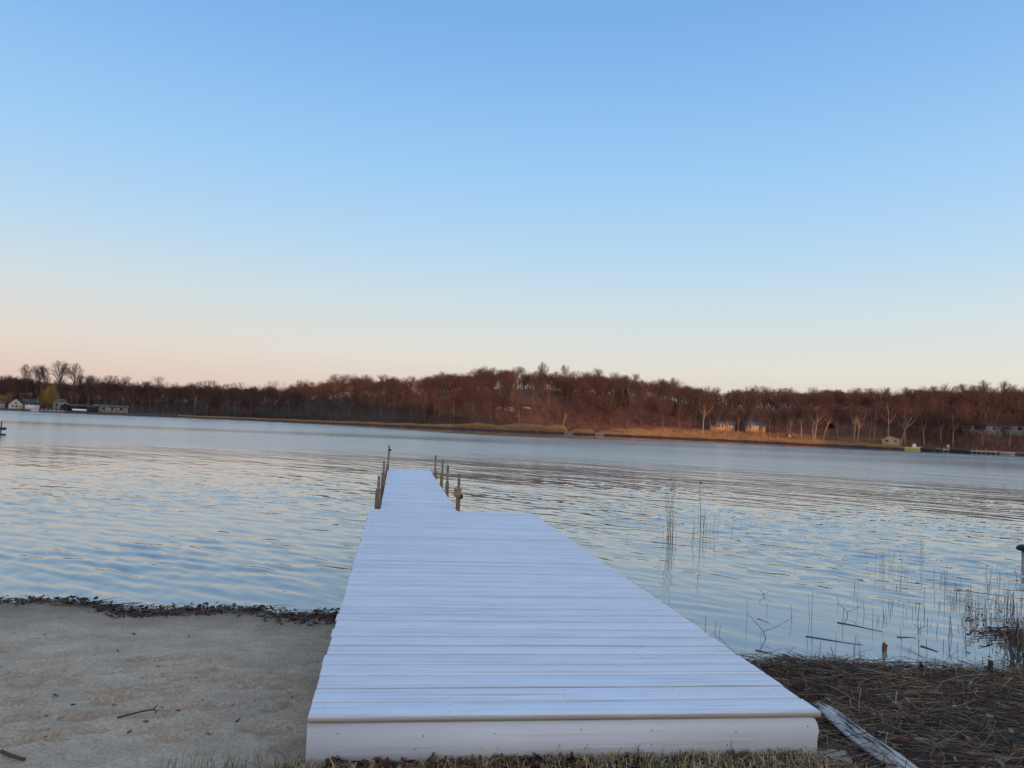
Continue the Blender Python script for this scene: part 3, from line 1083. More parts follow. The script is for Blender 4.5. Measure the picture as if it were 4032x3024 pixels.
ZONE = [(2500, 2100, .12), (2590, 2140, .1)]
stems = []
specific = [(2940, 2461, 100), (3018, 2418, 40), (3196, 2432, 90), (3190, 2440, 85), (3120, 2440, 55), (2776, 2485, 60), (2817, 2495, 45), (2828, 2500, 36), (2996, 2543, 64),
            (3318, 2458, 58), (3436, 2460, 60), (3483, 2430, 35), (3611, 2450, 68), (3567, 2420, 22), (3640, 2430, 40), (3512, 2390, 28), (3302, 2380, 32), (3673, 2302, 25),
            (3498, 2390, 25), (3700, 2392, 25), (3717, 2385, 50), (3733, 2510, 70), (3752, 2505, 65), (3364, 2575, 60), (3620, 2570, 45), (3652, 2580, 55), (3715, 2555, 30), (3545, 2305, 40),
            (3378, 2310, 30), (3571, 2280, 30), (2465, 2130, 30), (2582, 2140, 25), (2812, 2160, 30), (2880, 2100, 36), (2828, 2075, 70), (2771, 2100, 75), (2780, 2110, 60),
            (2720, 2140, 70), (2730, 2130, 85), (3130, 2235, 20), (3225, 2590, 60), (3290, 2570, 70), (3180, 2545, 30), (3200, 2550, 40)]
for px, py, hp in specific:
    stems.append((px, py, hp))
for k in range(100):
    px = 3330 + 680 * rnd.random() ** .7; py = rnd.uniform(2260, 2620)
    stems.append((px, py, rnd.choice([8, 12, 16, 20, 26, 34, 46])))
for px, py, hp in stems:
    b = wp(px, py, 0)
    h = hp * math.hypot(b[0], b[1]) / F
    if b[1] < float(ysr(b[0])) + .05:
        continue
    stem_obj('dead_reed', b, [(0, 0, h, rnd.gauss(0, .05) * h * 2, rnd.gauss(0, .05) * h, rnd.uniform(.0018, .004), np.array(rnd.choice(DK)) * rnd.uniform(.7, 1.4))],
             'thin broken dead reed stem standing alone in the shallow water right of the dock', 'reed stem', 'dead reed stems in the shallows')


def clump(px, py, n, hpx, spread, label, cols, r=.003, seed=0, name='reed_clump'):
    b = wp(px, py, 0)
    s = math.hypot(b[0], b[1]) / F
    rr = random.Random(seed)
    parts = []
    for k in range(n):
        dx, dy = rr.gauss(0, spread), rr.gauss(0, spread)
        h = hpx * s * (rr.uniform(.25, 1.0) if k > 2 else rr.uniform(.9, 1.0))
        parts.append((dx, dy, h, rr.gauss(0, .07) * h, rr.gauss(0, .05) * h, r * rr.uniform(.7, 1.2), np.array(rr.choice(cols)) * rr.uniform(.7, 1.3)))
    stem_obj(name, b, parts, label, 'reeds')


TANC = [(.30, .24, .16), (.21, .17, .12), (.12, .095, .07), (.38, .31, .21)]
clump(2638, 2128, 16, 240, .055, 'tall thin clump of dry reeds rising highest from the water right of the dock', TANC, .0035, 1)
clump(2768, 2108, 9, 100, .07, 'low clump of dead reeds around the foot of the tall cattail', TANC, .003, 2)
clump(3505, 2245, 14, 75, .16, 'faint loose clump of fine reeds far out on the right, before the dense reed bed', TANC, .0028, 3)
clump(3625, 2225, 3, 95, .03, 'pair of thin reeds leaning together on the right side of the lake', TANC, .0028, 4)
for k in range(30):
    px, py = rnd.gauss(3790, 70), rnd.gauss(2375, 22)
    b = wp(px, py, 0); h = rnd.uniform(15, 60) * math.hypot(b[0], b[1]) / F
    stem_obj('dead_reed', b, [(0, 0, h, rnd.gauss(0, .1) * h, 0, .0028, np.array(rnd.choice(TANC)))], 'pale dry reed standing at the far edge of the dense reed bed', 'reed stem', 'pale reeds around the reed bed')
clump(3990, 2400, 18, 65, .12, 'dark reed tuft beside the capped pile at the right edge', DK, .004, 7)

# the lone cattail with a drooping head
b = wp(2757, 2112, 0); s = math.hypot(b[0], b[1]) / F
hh = 205 * s
ct = empty('cattail', b)
mb = MB()
mb.tube([(0, 0, -.15), (-.005, 0, hh * .4), (-.03, 0, hh * .8), (-.032, 0, hh * .95)], [.0055, .005, .004, .0035], 6)
mb.build('stalk', simple('cattail_stalk', (.15, .115, .08), .85, 8, .2), ct)
mb = MB()
mb.tube([(-.032, 0, hh * .945), (-.028, 0, hh * .975), (-.012, 0, hh), (.002, 0, hh * 1.004)], [.006, .012, .011, .005], 7)
mb.build('seed_head', simple('cattail_head', (.05, .035, .025), .9, 8, .2), ct)
tag(ct, 'single tall cattail with a bent dark head standing in the water', 'cattail')

# dense reed bed at the right edge
mb = MB()
rr = random.Random(77)
for k in range(230):
    px = 3775 + 330 * rr.random() ** .8; py = rr.gauss(2440, 42) + (px - 3800) * .12
    b = wp(px, py, 0)
    h = rr.uniform(.035, .17) * (1.5 if rr.random() < .1 else 1)
    c = np.array(rr.choice(TANC + TANC + DK[:1])) * rr.uniform(.6, 1.3)
    t = np.linspace(0, 1, 4)
    lx_, ly_ = rr.gauss(0, .25) * h, rr.gauss(0, .2) * h
    mb.tube(np.stack([b[0] + lx_ * t ** 1.4, b[1] + ly_ * t ** 1.4, -.05 + (h + .05) * t], 1), np.linspace(.0028, .0012, 4), 4, True, c)
for k in range(90):
    px = 3800 + 300 * rr.random() ** .7; py = rr.gauss(2505, 18) + (px - 3900) * .1
    b = wp(px, py, .01)
    stick(mb, b, rr.uniform(.1, .5), rr.uniform(.002, .005), rr.gauss(0, .25), rr.gauss(.03, .08), rr.gauss(0, .08), np.array(rr.choice(DK)) * rr.uniform(.5, 1.2), 4, 3)
for k in range(260):
    px = rr.gauss(4040, 45); py = rr.uniform(2500, 2640)
    b = wp(px, py, 0)
    h = rr.uniform(.04, .2)
    t = np.linspace(0, 1, 4)
    mb.tube(np.stack([b[0] + rr.gauss(0, .4) * h * t, b[1] + rr.gauss(0, .4) * h * t, -.04 + (h + .04) * t], 1), np.linspace(.004, .0016, 4), 4, True, np.array(rr.choice(TANC + DK)) * rr.uniform(.4, .9))
for k in range(60):
    px = 3800 + 240 * rr.random(); py = rr.gauss(2470, 35)
    b = wp(px, py, rr.uniform(.0, .05))
    leaf_add(mb, b, rr.uniform(.015, .035), rr.uniform(0, 6.3), rr.gauss(0, .6), rr.gauss(0, .6), np.array((.10, .035, .025)) * rr.uniform(.5, 1.1), .5)
tag(mb.build('reed_bed', M['stem'], colors=True), 'dense bed of short dead reeds standing in the water at the right edge', 'reeds', kind='stuff')

# floating sticks
FS = [(3297, 2452, 3470, 2486, .009, 'long dark branch floating in the shallows, farthest of the floating sticks'),
      (3175, 2508, 3395, 2540, .008, 'long straight stick floating parallel to the bank right of the dock'),
      (2978, 2562, 3038, 2570, .007, 'short dark stick floating off the end of the reed litter beside the dock'),
      (3085, 2578, 3165, 2603, .009, 'thick short stick floating close to the reed litter bank'),
      (3528, 2507, 3610, 2514, .007, 'small flat dark stick floating between reed stems on the right'),
      (3622, 2543, 3690, 2566, .010, 'pale ended stick floating near the bank on the right'),
      (2982, 2437, 3024, 2452, .007, 'small tilted brown stick poking out of the water beside the dock')]
for k, (xa, ya, xb, yb, r, lab) in enumerate(FS):
    a = wp(xa, ya, .0); b = wp(xb, yb, .0)
    mb = MB()
    t = np.linspace(0, 1, 9)
    pts = (1 - t)[:, None] * a + t[:, None] * b - a
    pts[:, 1] += .015 * np.sin(t * 5 + k)
    pts[:, 2] = 0.0
    mb.tube(pts, np.linspace(r, r * .55, 9), 7, True, np.array((.055, .042, .036)))
    o = mb.build('floating_stick', M['stem'], colors=True)
    o.location = tuple(a)
    tag(o, lab, 'stick', 'sticks floating in the shallows')
# forked twigs sticking out of the water
for px, py, hp, lab in [(3012, 2346, 24, 'bent dark twig poking from the open water near the dock'), (3025, 2515, 90, 'fine branching twig rising from the shallows close to the dock edge'),
                        (3622, 2482, 20, 'small forked twig poking from the water before the reed bed'), (3345, 2425, 45, 'angled dark twig poking from the water among reed stems')]:
    b = wp(px, py, 0); s = math.hypot(b[0], b[1]) / F
    h = hp * s
    mb = MB()
    mb.tube([(0, 0, -.06), (-h * .25, 0, h * .35), (-h * .9, .02, h)], [.0042, .003, .0014], 5, True, np.array((.05, .038, .032)))
    mb.tube([(-h * .2, 0, h * .3), (h * .4, 0, h * .5), (h * 1.1, 0, h * .9)], [.0026, .0018, .001], 5, True, np.array((.05, .038, .032)))
    o = mb.build('forked_twig', M['stem'], colors=True)
    o.location = tuple(b)
    tag(o, lab, 'twig')
# stump of a post in the reed litter, small stump in the water
b = wp(3897, 2672, .02)
mb = MB()
mb.tube([(0, 0, -.1), (.004, 0, .06), (.006, 0, .128), (.004, 0, .134)], [.021, .0195, .018, .012], 10, True, np.array((.05, .032, .03)))
o = mb.build('stake', M['stem'], colors=True); o.location = tuple(b)
tag(o, 'short dark wooden stake standing at the water edge of the reed litter', 'stake')
b = wp(3482, 2562, 0)
mb = MB()
mb.tube([(0, 0, -.1), (.0, 0, .025), (.006, 0, .045), (-.006, 0, .062), (-.004, 0, .075)], [.021, .02, .023, .011, .003], 9, True, np.array((.14, .07, .05)))
o = mb.build('stump', M['stem'], colors=True); o.location = tuple(b)
tag(o, 'small reddish brown stump poking from the shallows right of the dock', 'stump')

# capped pile at the right edge
b = wp(4048, 2236, 0); s = math.hypot(b[0], b[1]) / F
pt = empty('mooring_pile', b)
mb = MB()
mb.tube([(0, 0, -1.2), (0, 0, 60 * s)], [.085, .085], 20)
mb.build('pile', simple('pile_timber', (.34, .28, .27), .85, 8, .3, .004, scale=(5, 5, .6)), pt, smooth=True)
mb = MB()
mb.tube([(0, 0, 54 * s), (0, 0, 58 * s), (0, 0, 66 * s), (0, 0, 72 * s), (0, 0, 75 * s)], [.125, .158, .15, .11, .03], 24)
mb.build('cap', M['black'], pt, smooth=True)
tag(pt, 'timber pile with a black cap standing in the water at the right edge', 'pile')
# marker at the left edge
b = wp(2, 1714, 0); dist = math.hypot(b[0], b[1]); s = dist / F
pt = empty('swim_raft_ladder', b)
pt.name = 'mooring_marker'
mb = MB(); mb.tube([(0, 0, -1), (0, 0, 46 * s)], .035, 8); mb.build('pole', M['paint_dark'], pt)
mb = MB(); mb.box((.02, 0, 22 * s), (.42, .25, .15)); mb.build('box', M['paint_dark'], pt)
mb = MB(); mb.tube([(-.2, 0, .02), (-.2, 0, .05), (.25, 0, .05), (.25, 0, .03)], .05, 8); mb.build('float', M['paint_dark'], pt)
tag(pt, 'dark pole carrying a box, standing in the open water at the left edge', 'marker')

# sticks on the sand
a = [wp(458, 2866, .13), wp(500, 2855, .14), wp(560, 2840, .14), wp(600, 2833, .145), wp(618, 2815, .17)]
mb = MB()
mb.tube(np.array(a) - a[0] + [0, 0, .012], [.005, .005, .0045, .0045, .003], 6, True, np.array((.07, .062, .055)))
mb.tube(np.array([a[3], wp(614, 2838, .14), wp(610, 2850, .13)]) - a[0] + [0, 0, .012], [.004, .003, .002], 6, True, np.array((.07, .062, .055)))
o = mb.build('forked_twig', M['stem'], colors=True); o.location = tuple(a[0]); o.location.z = float(near_z(a[0][0:1], a[0][1:2])[0])
tag(o, 'thin grey twig with a forked tip lying on the open sand', 'twig')
a = [wp(5, 2974, .19), wp(40, 2990, .19), wp(95, 3006, .19)]
mb = MB()
mb.tube(np.array(a) - a[0] + [0, 0, .012], [.009, .009, .007], 7, True, np.array((.085, .06, .05)))
o = mb.build('stick', M['stem'], colors=True); o.location = tuple(a[0]); o.location.z = float(near_z(a[0][0:1], a[0][1:2])[0]) + .004
tag(o, 'short thick brown stick on the sand in the lower left corner', 'stick')

# ------------------------------------------------------------------ trees
def norm(v):
    return v / (np.linalg.norm(v) + 1e-12)


def gen_tree(seed, clear=.35, kids=(8, 5, 5, 4), spread=.75, limb=.42, up=.25, trunk=.62, r0=.016, lite=False, tall=False):
    r = np.random.default_rng(seed)
    S = []

    def branch(p, d, L, rad, lv):
        n = (5, 4, 3, 2, 2)[lv] if not lite else (3, 2, 2, 1, 1)[lv]
        pts = [p]
        for i in range(n):
            d = norm(d + r.normal(0, (.06, .16, .2, .25, .25)[lv], 3) + np.array([0, 0, (0, up, up * .6, up * .3, .08)[lv]]))
            pts.append(pts[-1] + d * L / n)
        rr = np.linspace(rad, rad * (.5 if lv == 0 else .45), n + 1)
        for i in range(n):
            S.append((pts[i], pts[i + 1], rr[i], rr[i + 1], lv))
        if lv >= len(kids):
            return
        for k in range(kids[lv]):
            lo_ = clear / trunk if lv == 0 else .25
            t = lo_ + (1 - lo_) * (k + r.random()) / kids[lv]
            if k == kids[lv] - 1:
                t = 1.0
            i = min(int(t * n), n - 1)
            q = pts[i] + (pts[i + 1] - pts[i]) * min(1, t * n - i)
            ax = norm(pts[i + 1] - pts[i])
            s = r.normal(0, 1, 3); s -= ax * s.dot(ax); s = norm(s)
            an = spread * r.uniform(.55, 1.15) * (.35 if t > .97 else 1)
            nd_ = norm(ax * math.cos(an) + s * math.sin(an))
            ln = (limb, .24, .14, .085)[lv] * r.uniform(.65, 1.2) * (1.15 - .45 * t if lv == 0 else 1)
            branch(q, nd_, ln, max(rr[min(i, n - 1)] * .55, (.007, .0042, .0024, .00135)[lv] * .8), lv + 1)
    branch(np.zeros(3), np.array([r.normal(0, .04), r.normal(0, .04), 1.0]), trunk, r0, 0)
    p0 = np.array([s[0] for s in S]); p1 = np.array([s[1] for s in S]); a = np.array([s[2] for s in S]); b = np.array([s[3] for s in S]); lv = np.array([s[4] for s in S])
    if not tall:
        tips = p1[lv >= 2]
        c = np.array([np.median(tips[:, 0]), np.median(tips[:, 1]), np.percentile(tips[:, 2], 45)])
        rad_h = np.percentile(np.hypot(tips[:, 0] - c[0], tips[:, 1] - c[1]), 86)
        rad_v = np.percentile(tips[:, 2] - c[2], 90)
        e = np.sqrt(((p1[:, 0] - c[0]) / rad_h) ** 2 + ((p1[:, 1] - c[1]) / rad_h) ** 2 + (np.maximum(p1[:, 2] - c[2], 0) / rad_v) ** 2)
        lob = 1.0 + .13 * np.sin(np.arctan2(p1[:, 1] - c[1], p1[:, 0] - c[0]) * 3 + seed) + .07 * np.sin(p1[:, 2] * 40 + seed)
        keep = (lv <= 1) & (e < 1.05) | (e < lob)
        p0, p1, a, b, lv = p0[keep], p1[keep], a[keep], b[keep], lv[keep]
    k = 1 / max(p1[:, 2].max(), .2)
    return p0 * k, p1 * k, a, b, lv


def gen_willow(seed):
    r = np.random.default_rng(seed)
    p0, p1, a, b, lv = gen_tree(seed, .22, (9, 6, 3), 1.0, .36, .3, .5, .03, tall=True)
    tips = p1[(lv >= 2)]
    sel = tips[r.integers(0, len(tips), 1100)]
    A0, A1 = [], []
    for q in sel:
        L = r.uniform(.25, .7) * max(q[2] - .08, .1)
        cur = q.copy(); dr = np.array([r.normal(0, .25), r.normal(0, .25), 0])
        for i in range(3):
            nx = cur + np.array([dr[0] * .06, dr[1] * .06, -L / 3]); dr *= .5
            A0.append(cur); A1.append(nx); cur = nx
    n = len(A0)
    return (np.vstack([p0, np.array(A0)]), np.vstack([p1, np.array(A1)]), np.concatenate([a, np.full(n, .0022)]), np.concatenate([b, np.full(n, .0016)]), np.concatenate([lv, np.full(n, 9)]))


TREES = {}


def tree_proto(key, data, bark, twig, twig_k=1.0):
    p0, p1, a, b, lv = data
    t = lv <= 1
    mb = MB(); mb.prisms(p0[t], p1[t], a[t], b[t], 6)
    tr = mb.build('trunk', bark)
    mb = MB(); mb.prisms(p0[~t], p1[~t], a[~t] * twig_k, b[~t] * twig_k, 3)
    cr = mb.build('crown', twig)
    for o in (tr, cr):
        C.objects.unlink(o)
    TREES[key] = (tr, cr)


NV = 10
for i in range(NV):
    tree_proto(('wood', i), gen_tree(100 + i, clear=(.12, .2, .28, .34)[i % 4], up=.14, spread=(.75, .9, .65)[i % 3], kids=((8, 5, 5, 4), (9, 5, 4, 4), (7, 6, 5, 4))[i % 3]), M['bark'], M['twig'])
for i in range(5):
    tree_proto(('grey', i), gen_tree(200 + i, clear=.26 + .05 * i, spread=.62, up=.2, kids=(7, 6, 5, 4)), M['bark'], M['twig_grey'], 1.0)
for i in range(4):
    tree_proto(('pale', i), gen_tree(300 + i, clear=.42, spread=.9, up=.22, limb=.46, r0=.02), M['palebark'], M['twig'])
tree_proto(('willow', 0), gen_willow(401), M['bark'], M['willow'])
tree_proto(('willow', 1), gen_willow(402), M['bark'], M['willow'])
used_first = set()


def tree(key, pos, h, label, group=None, name='bare_tree', wide=1.0, rot=None, lean=None, cat='tree'):
    root = empty(name, (pos[0], pos[1], pos[2] - .25), rnd.uniform(0, 6.28) if rot is None else rot, (h * wide, h * wide, h))
    if lean:
        root.rotation_euler = (lean[0], lean[1], root.rotation_euler[2])
    for src in TREES[key]:
        c = src if (key, src.name) not in used_first else src.copy()
        used_first.add((key, src.name))
        C.objects.link(c)
        c.parent = root
    tag(root, label, cat, group)
    return root


def zone(u):
    return 0 if u < 760 else (1 if u < 1750 else (2 if u < 2780 else 3))


FRONT = ['bare grey tree standing low behind the houses on the shaded left shore',
         'bare tree at the foot of the dim wooded slope left of the tan house',
         'bare reddish tree behind the dry reeds in the middle of the far shore',
         'bare tree with a sunlit trunk standing on the red slope of the right shore']
MIDL = ['bare tree halfway up the shaded wood behind the left houses',
        'bare tree halfway up the dim wood left of the tan house',
        'bare reddish tree halfway up the tallest part of the far wood',
        'bare reddish tree in the middle rows of the wood on the right shore']
TOPL = ['bare tree on the low left skyline of the far shore',
        'bare tree on the rising skyline left of the highest crowns',
        'bare tree on the highest skyline in the middle of the far shore',
        'bare tree on the long level skyline of the right shore']
GR = ['trees of the shaded left shore', 'trees of the dim slope left of the middle', 'trees of the high middle wood', 'trees of the sunlit right shore']
SKIP = [(1945, 2095), (2790, 3020), (3470, 3545)]
# front row
u = -120
while u < 4180:
    u += rnd.uniform(42, 76)
    z_ = zone(u)
    off = rnd.uniform(7, 17)
    if z_ == 0:
        off = rnd.uniform(34, 44)
    elif any(a < u < b for a, b in SKIP) and rnd.random() < .6:
        off = rnd.uniform(28, 36)
    p = at(u, off)
    h = rnd.uniform(7.0, 11.5) if z_ != 0 else rnd.uniform(6, 9)
    tree(('pale' if z_ == 3 and rnd.random() < .5 else 'wood', rnd.randrange(4 if False else 4)), p, h, FRONT[z_], GR[z_] + ', front row')
# middle rows
u = -130
while u < 4200:
    u += rnd.uniform(48, 84)
    z_ = zone(u)
    p = at(u, rnd.uniform(28, 44) if z_ else rnd.uniform(50, 60))
    tree(('wood', rnd.randrange(NV)), p, rnd.uniform(9, 12.5), MIDL[z_], GR[z_] + ', middle rows')
# skyline
u = -130
while u < 4200:
    u += rnd.uniform(26, 46)
    z_ = zone(u)
    off = BACK + rnd.uniform(-12, 14)
    p = at(u, off)
    top = place(u, float(sky_y(u)) + rnd.uniform(-16, 3), math.hypot(p[0], p[1]))[2]
    h = min(max(top - p[2], 6.0), 19)
    tree(('wood' if rnd.random() < .7 else 'grey', rnd.randrange(5)), p, h, TOPL[z_], GR[z_] + ', skyline', wide=rnd.uniform(.95, 1.35) * 11 / max(h, 11))
for u in (262, 300, 345, 392, 412, 440, 462, 490, 520, 555, 590, 640, 690):
    p = at(u, rnd.uniform(6, 14))
    tree(('wood', rnd.randrange(4)), p, rnd.uniform(5.5, 8.5), 'bare dark tree standing near the water in front of the left houses and lawns', 'trees before the left houses', wide=.8)
# tall group on the left skyline
for k, (u, ty, lab) in enumerate([(107, 1426, 'leftmost of the five tall bare trees above the left wood'), (140, 1431, 'second from left of the five tall bare trees above the left wood'),
                                  (187, 1428, 'middle one of the five tall bare trees above the left wood'), (243, 1411, 'tallest of the five tall bare trees above the left wood'),
                                  (288, 1424, 'rightmost of the five tall bare trees above the left wood')]):
    p = at(u, 62, 1500)
    top = place(u, ty, math.hypot(p[0], p[1]))[2]
    tree(('grey', k), p, top - p[2], lab, 'five tall trees on the left', wide=.95)
for k, (u, ty, lab) in enumerate([(3830, 1508, 'low rounded bare tree left of the two tall ones on the right skyline'), (3888, 1488, 'left one of two tall rounded bare trees on the right skyline'), (3965, 1490, 'right one of two tall rounded bare trees on the right skyline'),
                                  (2135, 1421, 'broad bare tree with the highest crown in the middle skyline'), (2222, 1430, 'bare tree with few open limbs just right of the highest crown'),
                                  (1182, 1490, 'small round bare tree standing alone above the low skyline left of the middle')]):
    p = at(u, BACK - 5, 1550)
    top = place(u, ty, math.hypot(p[0], p[1]))[2]
    tree(('grey', (k + 1) % 5), p, min(top - p[2], 17), lab, wide=.85)
for k, (u, ty, lab) in enumerate([(35, 1468, 'low wide bare tree left of the five tall trees above the left wood'), (330, 1468, 'low wide bare tree just right of the five tall trees above the left wood'), (368, 1474, 'second low bare tree right of the five tall trees above the left wood')]):
    p = at(u, 64, 1500)
    top = place(u, ty, math.hypot(p[0], p[1]))[2]
    tree(('grey', (k + 2) % 5), p, top - p[2], lab, wide=1.15)
# willows
p = at(186, 12, 1600); top = place(186, 1497, math.hypot(p[0], p[1]))[2]
tree(('willow', 0), p, top - p[2], 'tall yellow brown willow with hanging twigs beside the left houses', None, 'willow_tree', wide=.95)
p = at(14, 15, 1600); top = place(14, 1543, math.hypot(p[0], p[1]))[2]
tree(('willow', 1), p, top - p[2], 'low yellow brown willow at the left edge behind the white house', None, 'willow_tree', wide=1.5)
# trees with pale trunks on the right shore
for k, (u, by, ty, lab) in enumerate([(3497, 1742, 1568, 'bare tree with a straight pale trunk rising through the pale cabin roof line'), (3546, 1748, 1585, 'bare tree with a pale trunk and wide crown right of the pale cabin'),
                                      (3378, 1735, 1590, 'bare tree with a pale trunk left of the pale cabin'), (2768, 1706, 1545, 'slender pale trunked tree left of the sunlit cream house'),
                                      (3207, 1725, 1580, 'pale trunked tree at the foot of the red slope right of the sunlit houses')]):
    p = at(u, 4.5, by)
    top = place(u, ty, math.hypot(p[0], p[1]))[2]
    tree(('pale', k % 4), p, top - p[2], lab, wide=.9)
for k, u in enumerate((2795, 2822, 2856, 2905, 2925, 2958, 2992, 3030, 3060, 3110, 3150, 3260, 3330, 3420)):
    p = at(u, rnd.uniform(10, 17))
    tree(('pale' if k % 2 else 'wood', k % 4), p, rnd.uniform(8.5, 11.5), 'slender bare tree with a bright trunk on the slope around the sunlit cream houses', 'slender trees around the cream houses', wide=.62)
p = at(2214, 5, 1690)
tree(('pale', 3), p, 9.5, 'leaning bare tree with a dark fork at its foot in the reeds', None, 'leaning_tree', wide=.8, rot=0, lean=(0, .16))


# evergreens
def evergreen(u, off, h, wd, label, seed):
    r = np.random.default_rng(seed)
    p = at(u, off)
    root = empty('evergreen_tree', p)
    mb = MB(); mb.tube([(0, 0, -.3), (0, 0, h * .95)], [.16, .04], 8); mb.build('trunk', M['bark'], root)
    n = 5200
    t = r.random(n) ** .8
    rad = wd * (1 - t) ** .75 * (.35 + .65 * np.abs(np.sin(t * 34 + r.normal(0, .4, n)))) * np.sqrt(r.random(n))
    a = r.uniform(0, 2 * math.pi, n)
    c = np.stack([rad * np.cos(a), rad * np.sin(a), h * (.12 + .88 * t) - .25 * rad], 1)
    d = np.stack([np.cos(a), np.sin(a), r.normal(-.1, .35, n)], 1) * r.uniform(.12, .32, n)[:, None]
    mb = MB(); mb.prisms(c, c + d, .05, .012, 3); mb.build('crown', M['needle'], root)
    tag(root, label, 'tree')


evergreen(2430, 40, 7.0, 3.2, 'dark evergreen standing out in the middle of the reddish wood', 1)
evergreen(2458, 42, 6.5, 2.9, 'second dark evergreen close to the right of the middle one', 2)
evergreen(2395, 34, 5.5, 2.2, 'lower dark evergreen left below the middle one', 3)
evergreen(3268, 30, 4.0, 1.6, 'small dark evergreen on the red slope of the right shore', 4)
evergreen(1690, 24, 6.0, 2.2, 'dark evergreen low on the dim slope left of the middle', 5)
evergreen(2655, 34, 5.5, 1.6, 'narrow dark evergreen left of the sunlit cream house', 6)


# the wood as a mass
def wood_mass():
    mb = MB()
    protos = [gen_tree(500 + i, clear=.10 + .035 * i, kids=(8, 5, 4, 3), lite=True, spread=.85, up=.12) for i in range(6)]
    r = np.random.default_rng(8)
    for k in range(1350):
        u = r.uniform(-500, 4600)
        z_ = zone(u)
        off = r.uniform(16 if z_ else 45, 150)
        p = at(u, off)
        d = math.hypot(p[0], p[1])
        h = r.uniform(7.5, 11.5)
        lim = place(u, float(sky_y(u)) + r.uniform(-2, 14), d)[2] - p[2]
        h = max(3.5, min(h, lim))
        p0, p1, a, b, lv = protos[r.integers(0, 6)]
        th = r.uniform(0, 6.28)
        R_ = rz(th).T * np.array([1, 1, 1])
        g0 = (p0 @ R_) * h + p - [0, 0, .3]; g1 = (p1 @ R_) * h + p - [0, 0, .3]
        c = np.where(lv[:, None] <= 1, np.array([[.12, .078, .06]]), np.array([[.085, .044, .036]])) * r.uniform(.7, 1.2)
        kk = np.where(lv <= 1, 1.1, 1.7) * h
        mb.prisms(g0, g1, a * kk, b * kk, 3, c)
    o = mb.build('wood', M['brush'], colors=True)
    tag(o, 'mass of bare reddish brown trees covering the far hillside', 'wood', kind='stuff')


wood_mass()


def brush_mass():
    mb = MB()
    r = np.random.default_rng(9)
    N = 46000
    uu = r.uniform(-400, 4500, N)
    az = np.interp(uu, US, AZ)
    off = 5 + 165 * r.random(N) ** 1.5
    left = uu < 760
    off = np.where(left, 30 + 110 * r.random(N), off)
    # open ground: red slope on the right
    off = np.where((uu > 2480) & (uu < 3500), 15 + off, off)
    open_ = (uu > 3020) & (uu < 3480) & (off < 34)
    k = ~open_ | (r.random(N) < .08)
    uu, az, off = uu[k], az[k], off[k]; n = len(uu)
    d = shore(az) + off
    x, y = d * np.sin(az), d * np.cos(az)
    z = land_z(x, y)
    h = r.uniform(.6, 2.6, n) * (1 + 1.0 * sstep(40, 90, off)) * (.7 + .5 * vnoise(x * .15, y * .15, 13))
    p0 = np.stack([x, y, z - .1], 1)
    dr = np.stack([r.normal(0, .3, n), r.normal(0, .3, n), np.ones(n)], 1)
    p1 = p0 + dr * h[:, None]
    c = np.array([[.062, .040, .034]]) * r.uniform(.5, 1.5, (n, 1))
    mb.prisms(p0, p1, .03, .01, 3, c)
    for j in range(2):
        t = r.uniform(.3, .7, (n, 1))
        q0 = p0 + (p1 - p0) * t
        q1 = q0 + np.stack([r.normal(0, .5, n), r.normal(0, .5, n), r.uniform(.3, .9, n)], 1) * h[:, None] * .5
        mb.prisms(q0, q1, .02, .008, 3, c)
    o = mb.build('undergrowth', M['brush'], colors=True)
    tag(o, 'bare undergrowth beneath the far trees', 'undergrowth', kind='stuff')


brush_mass()


def reed_bank():
    mb = MB()
    r = np.random.default_rng(10)
    N = 70000
    uu = r.uniform(700, 4300, N)
    az = np.interp(uu, US, AZ)
    hgt = np.interp(uu, [700, 1300, 1450, 1700, 1900, 2150, 2225, 2240, 2280, 2330, 2340, 2400, 2600, 2900, 3300, 3480, 3560, 3700, 4300], [.35, .4, .7, .9, 1.7, 2.1, 2.0, .5, 1.7, 1.6, .4, .7, 1.6, 1.3, .9, .8, .35, .25, .25])
    deep = np.interp(uu, [700, 1400, 1800, 2300, 2500, 2900, 3450, 3600, 3700], [3, 4, 6, 6, 13, 17, 16, 6, 3])
    off = .6 + deep * r.random(N)
    d = shore(az) + off
    x, y = d * np.sin(az), d * np.cos(az)
    z = np.maximum(land_z(x, y), -.1)
    h = hgt * r.uniform(.55, 1.05, N) * (.85 + .3 * vnoise(x * .3, y * .3, 14))
    p0 = np.stack([x, y, z - .05], 1)
    p1 = p0 + np.stack([r.normal(0, .1, N), r.normal(0, .1, N), np.ones(N)], 1) * h[:, None]
    c = np.array([[.44, .27, .135]]) * r.uniform(.6, 1.25, (N, 1))
    mb.prisms(p0, p1, .02, .012, 3, c)
    o = mb.build('reeds', M['reed'], colors=True)
    tag(o, 'strip of dry tan reeds along the edge of the far shore', 'reeds', kind='stuff')


reed_bank()


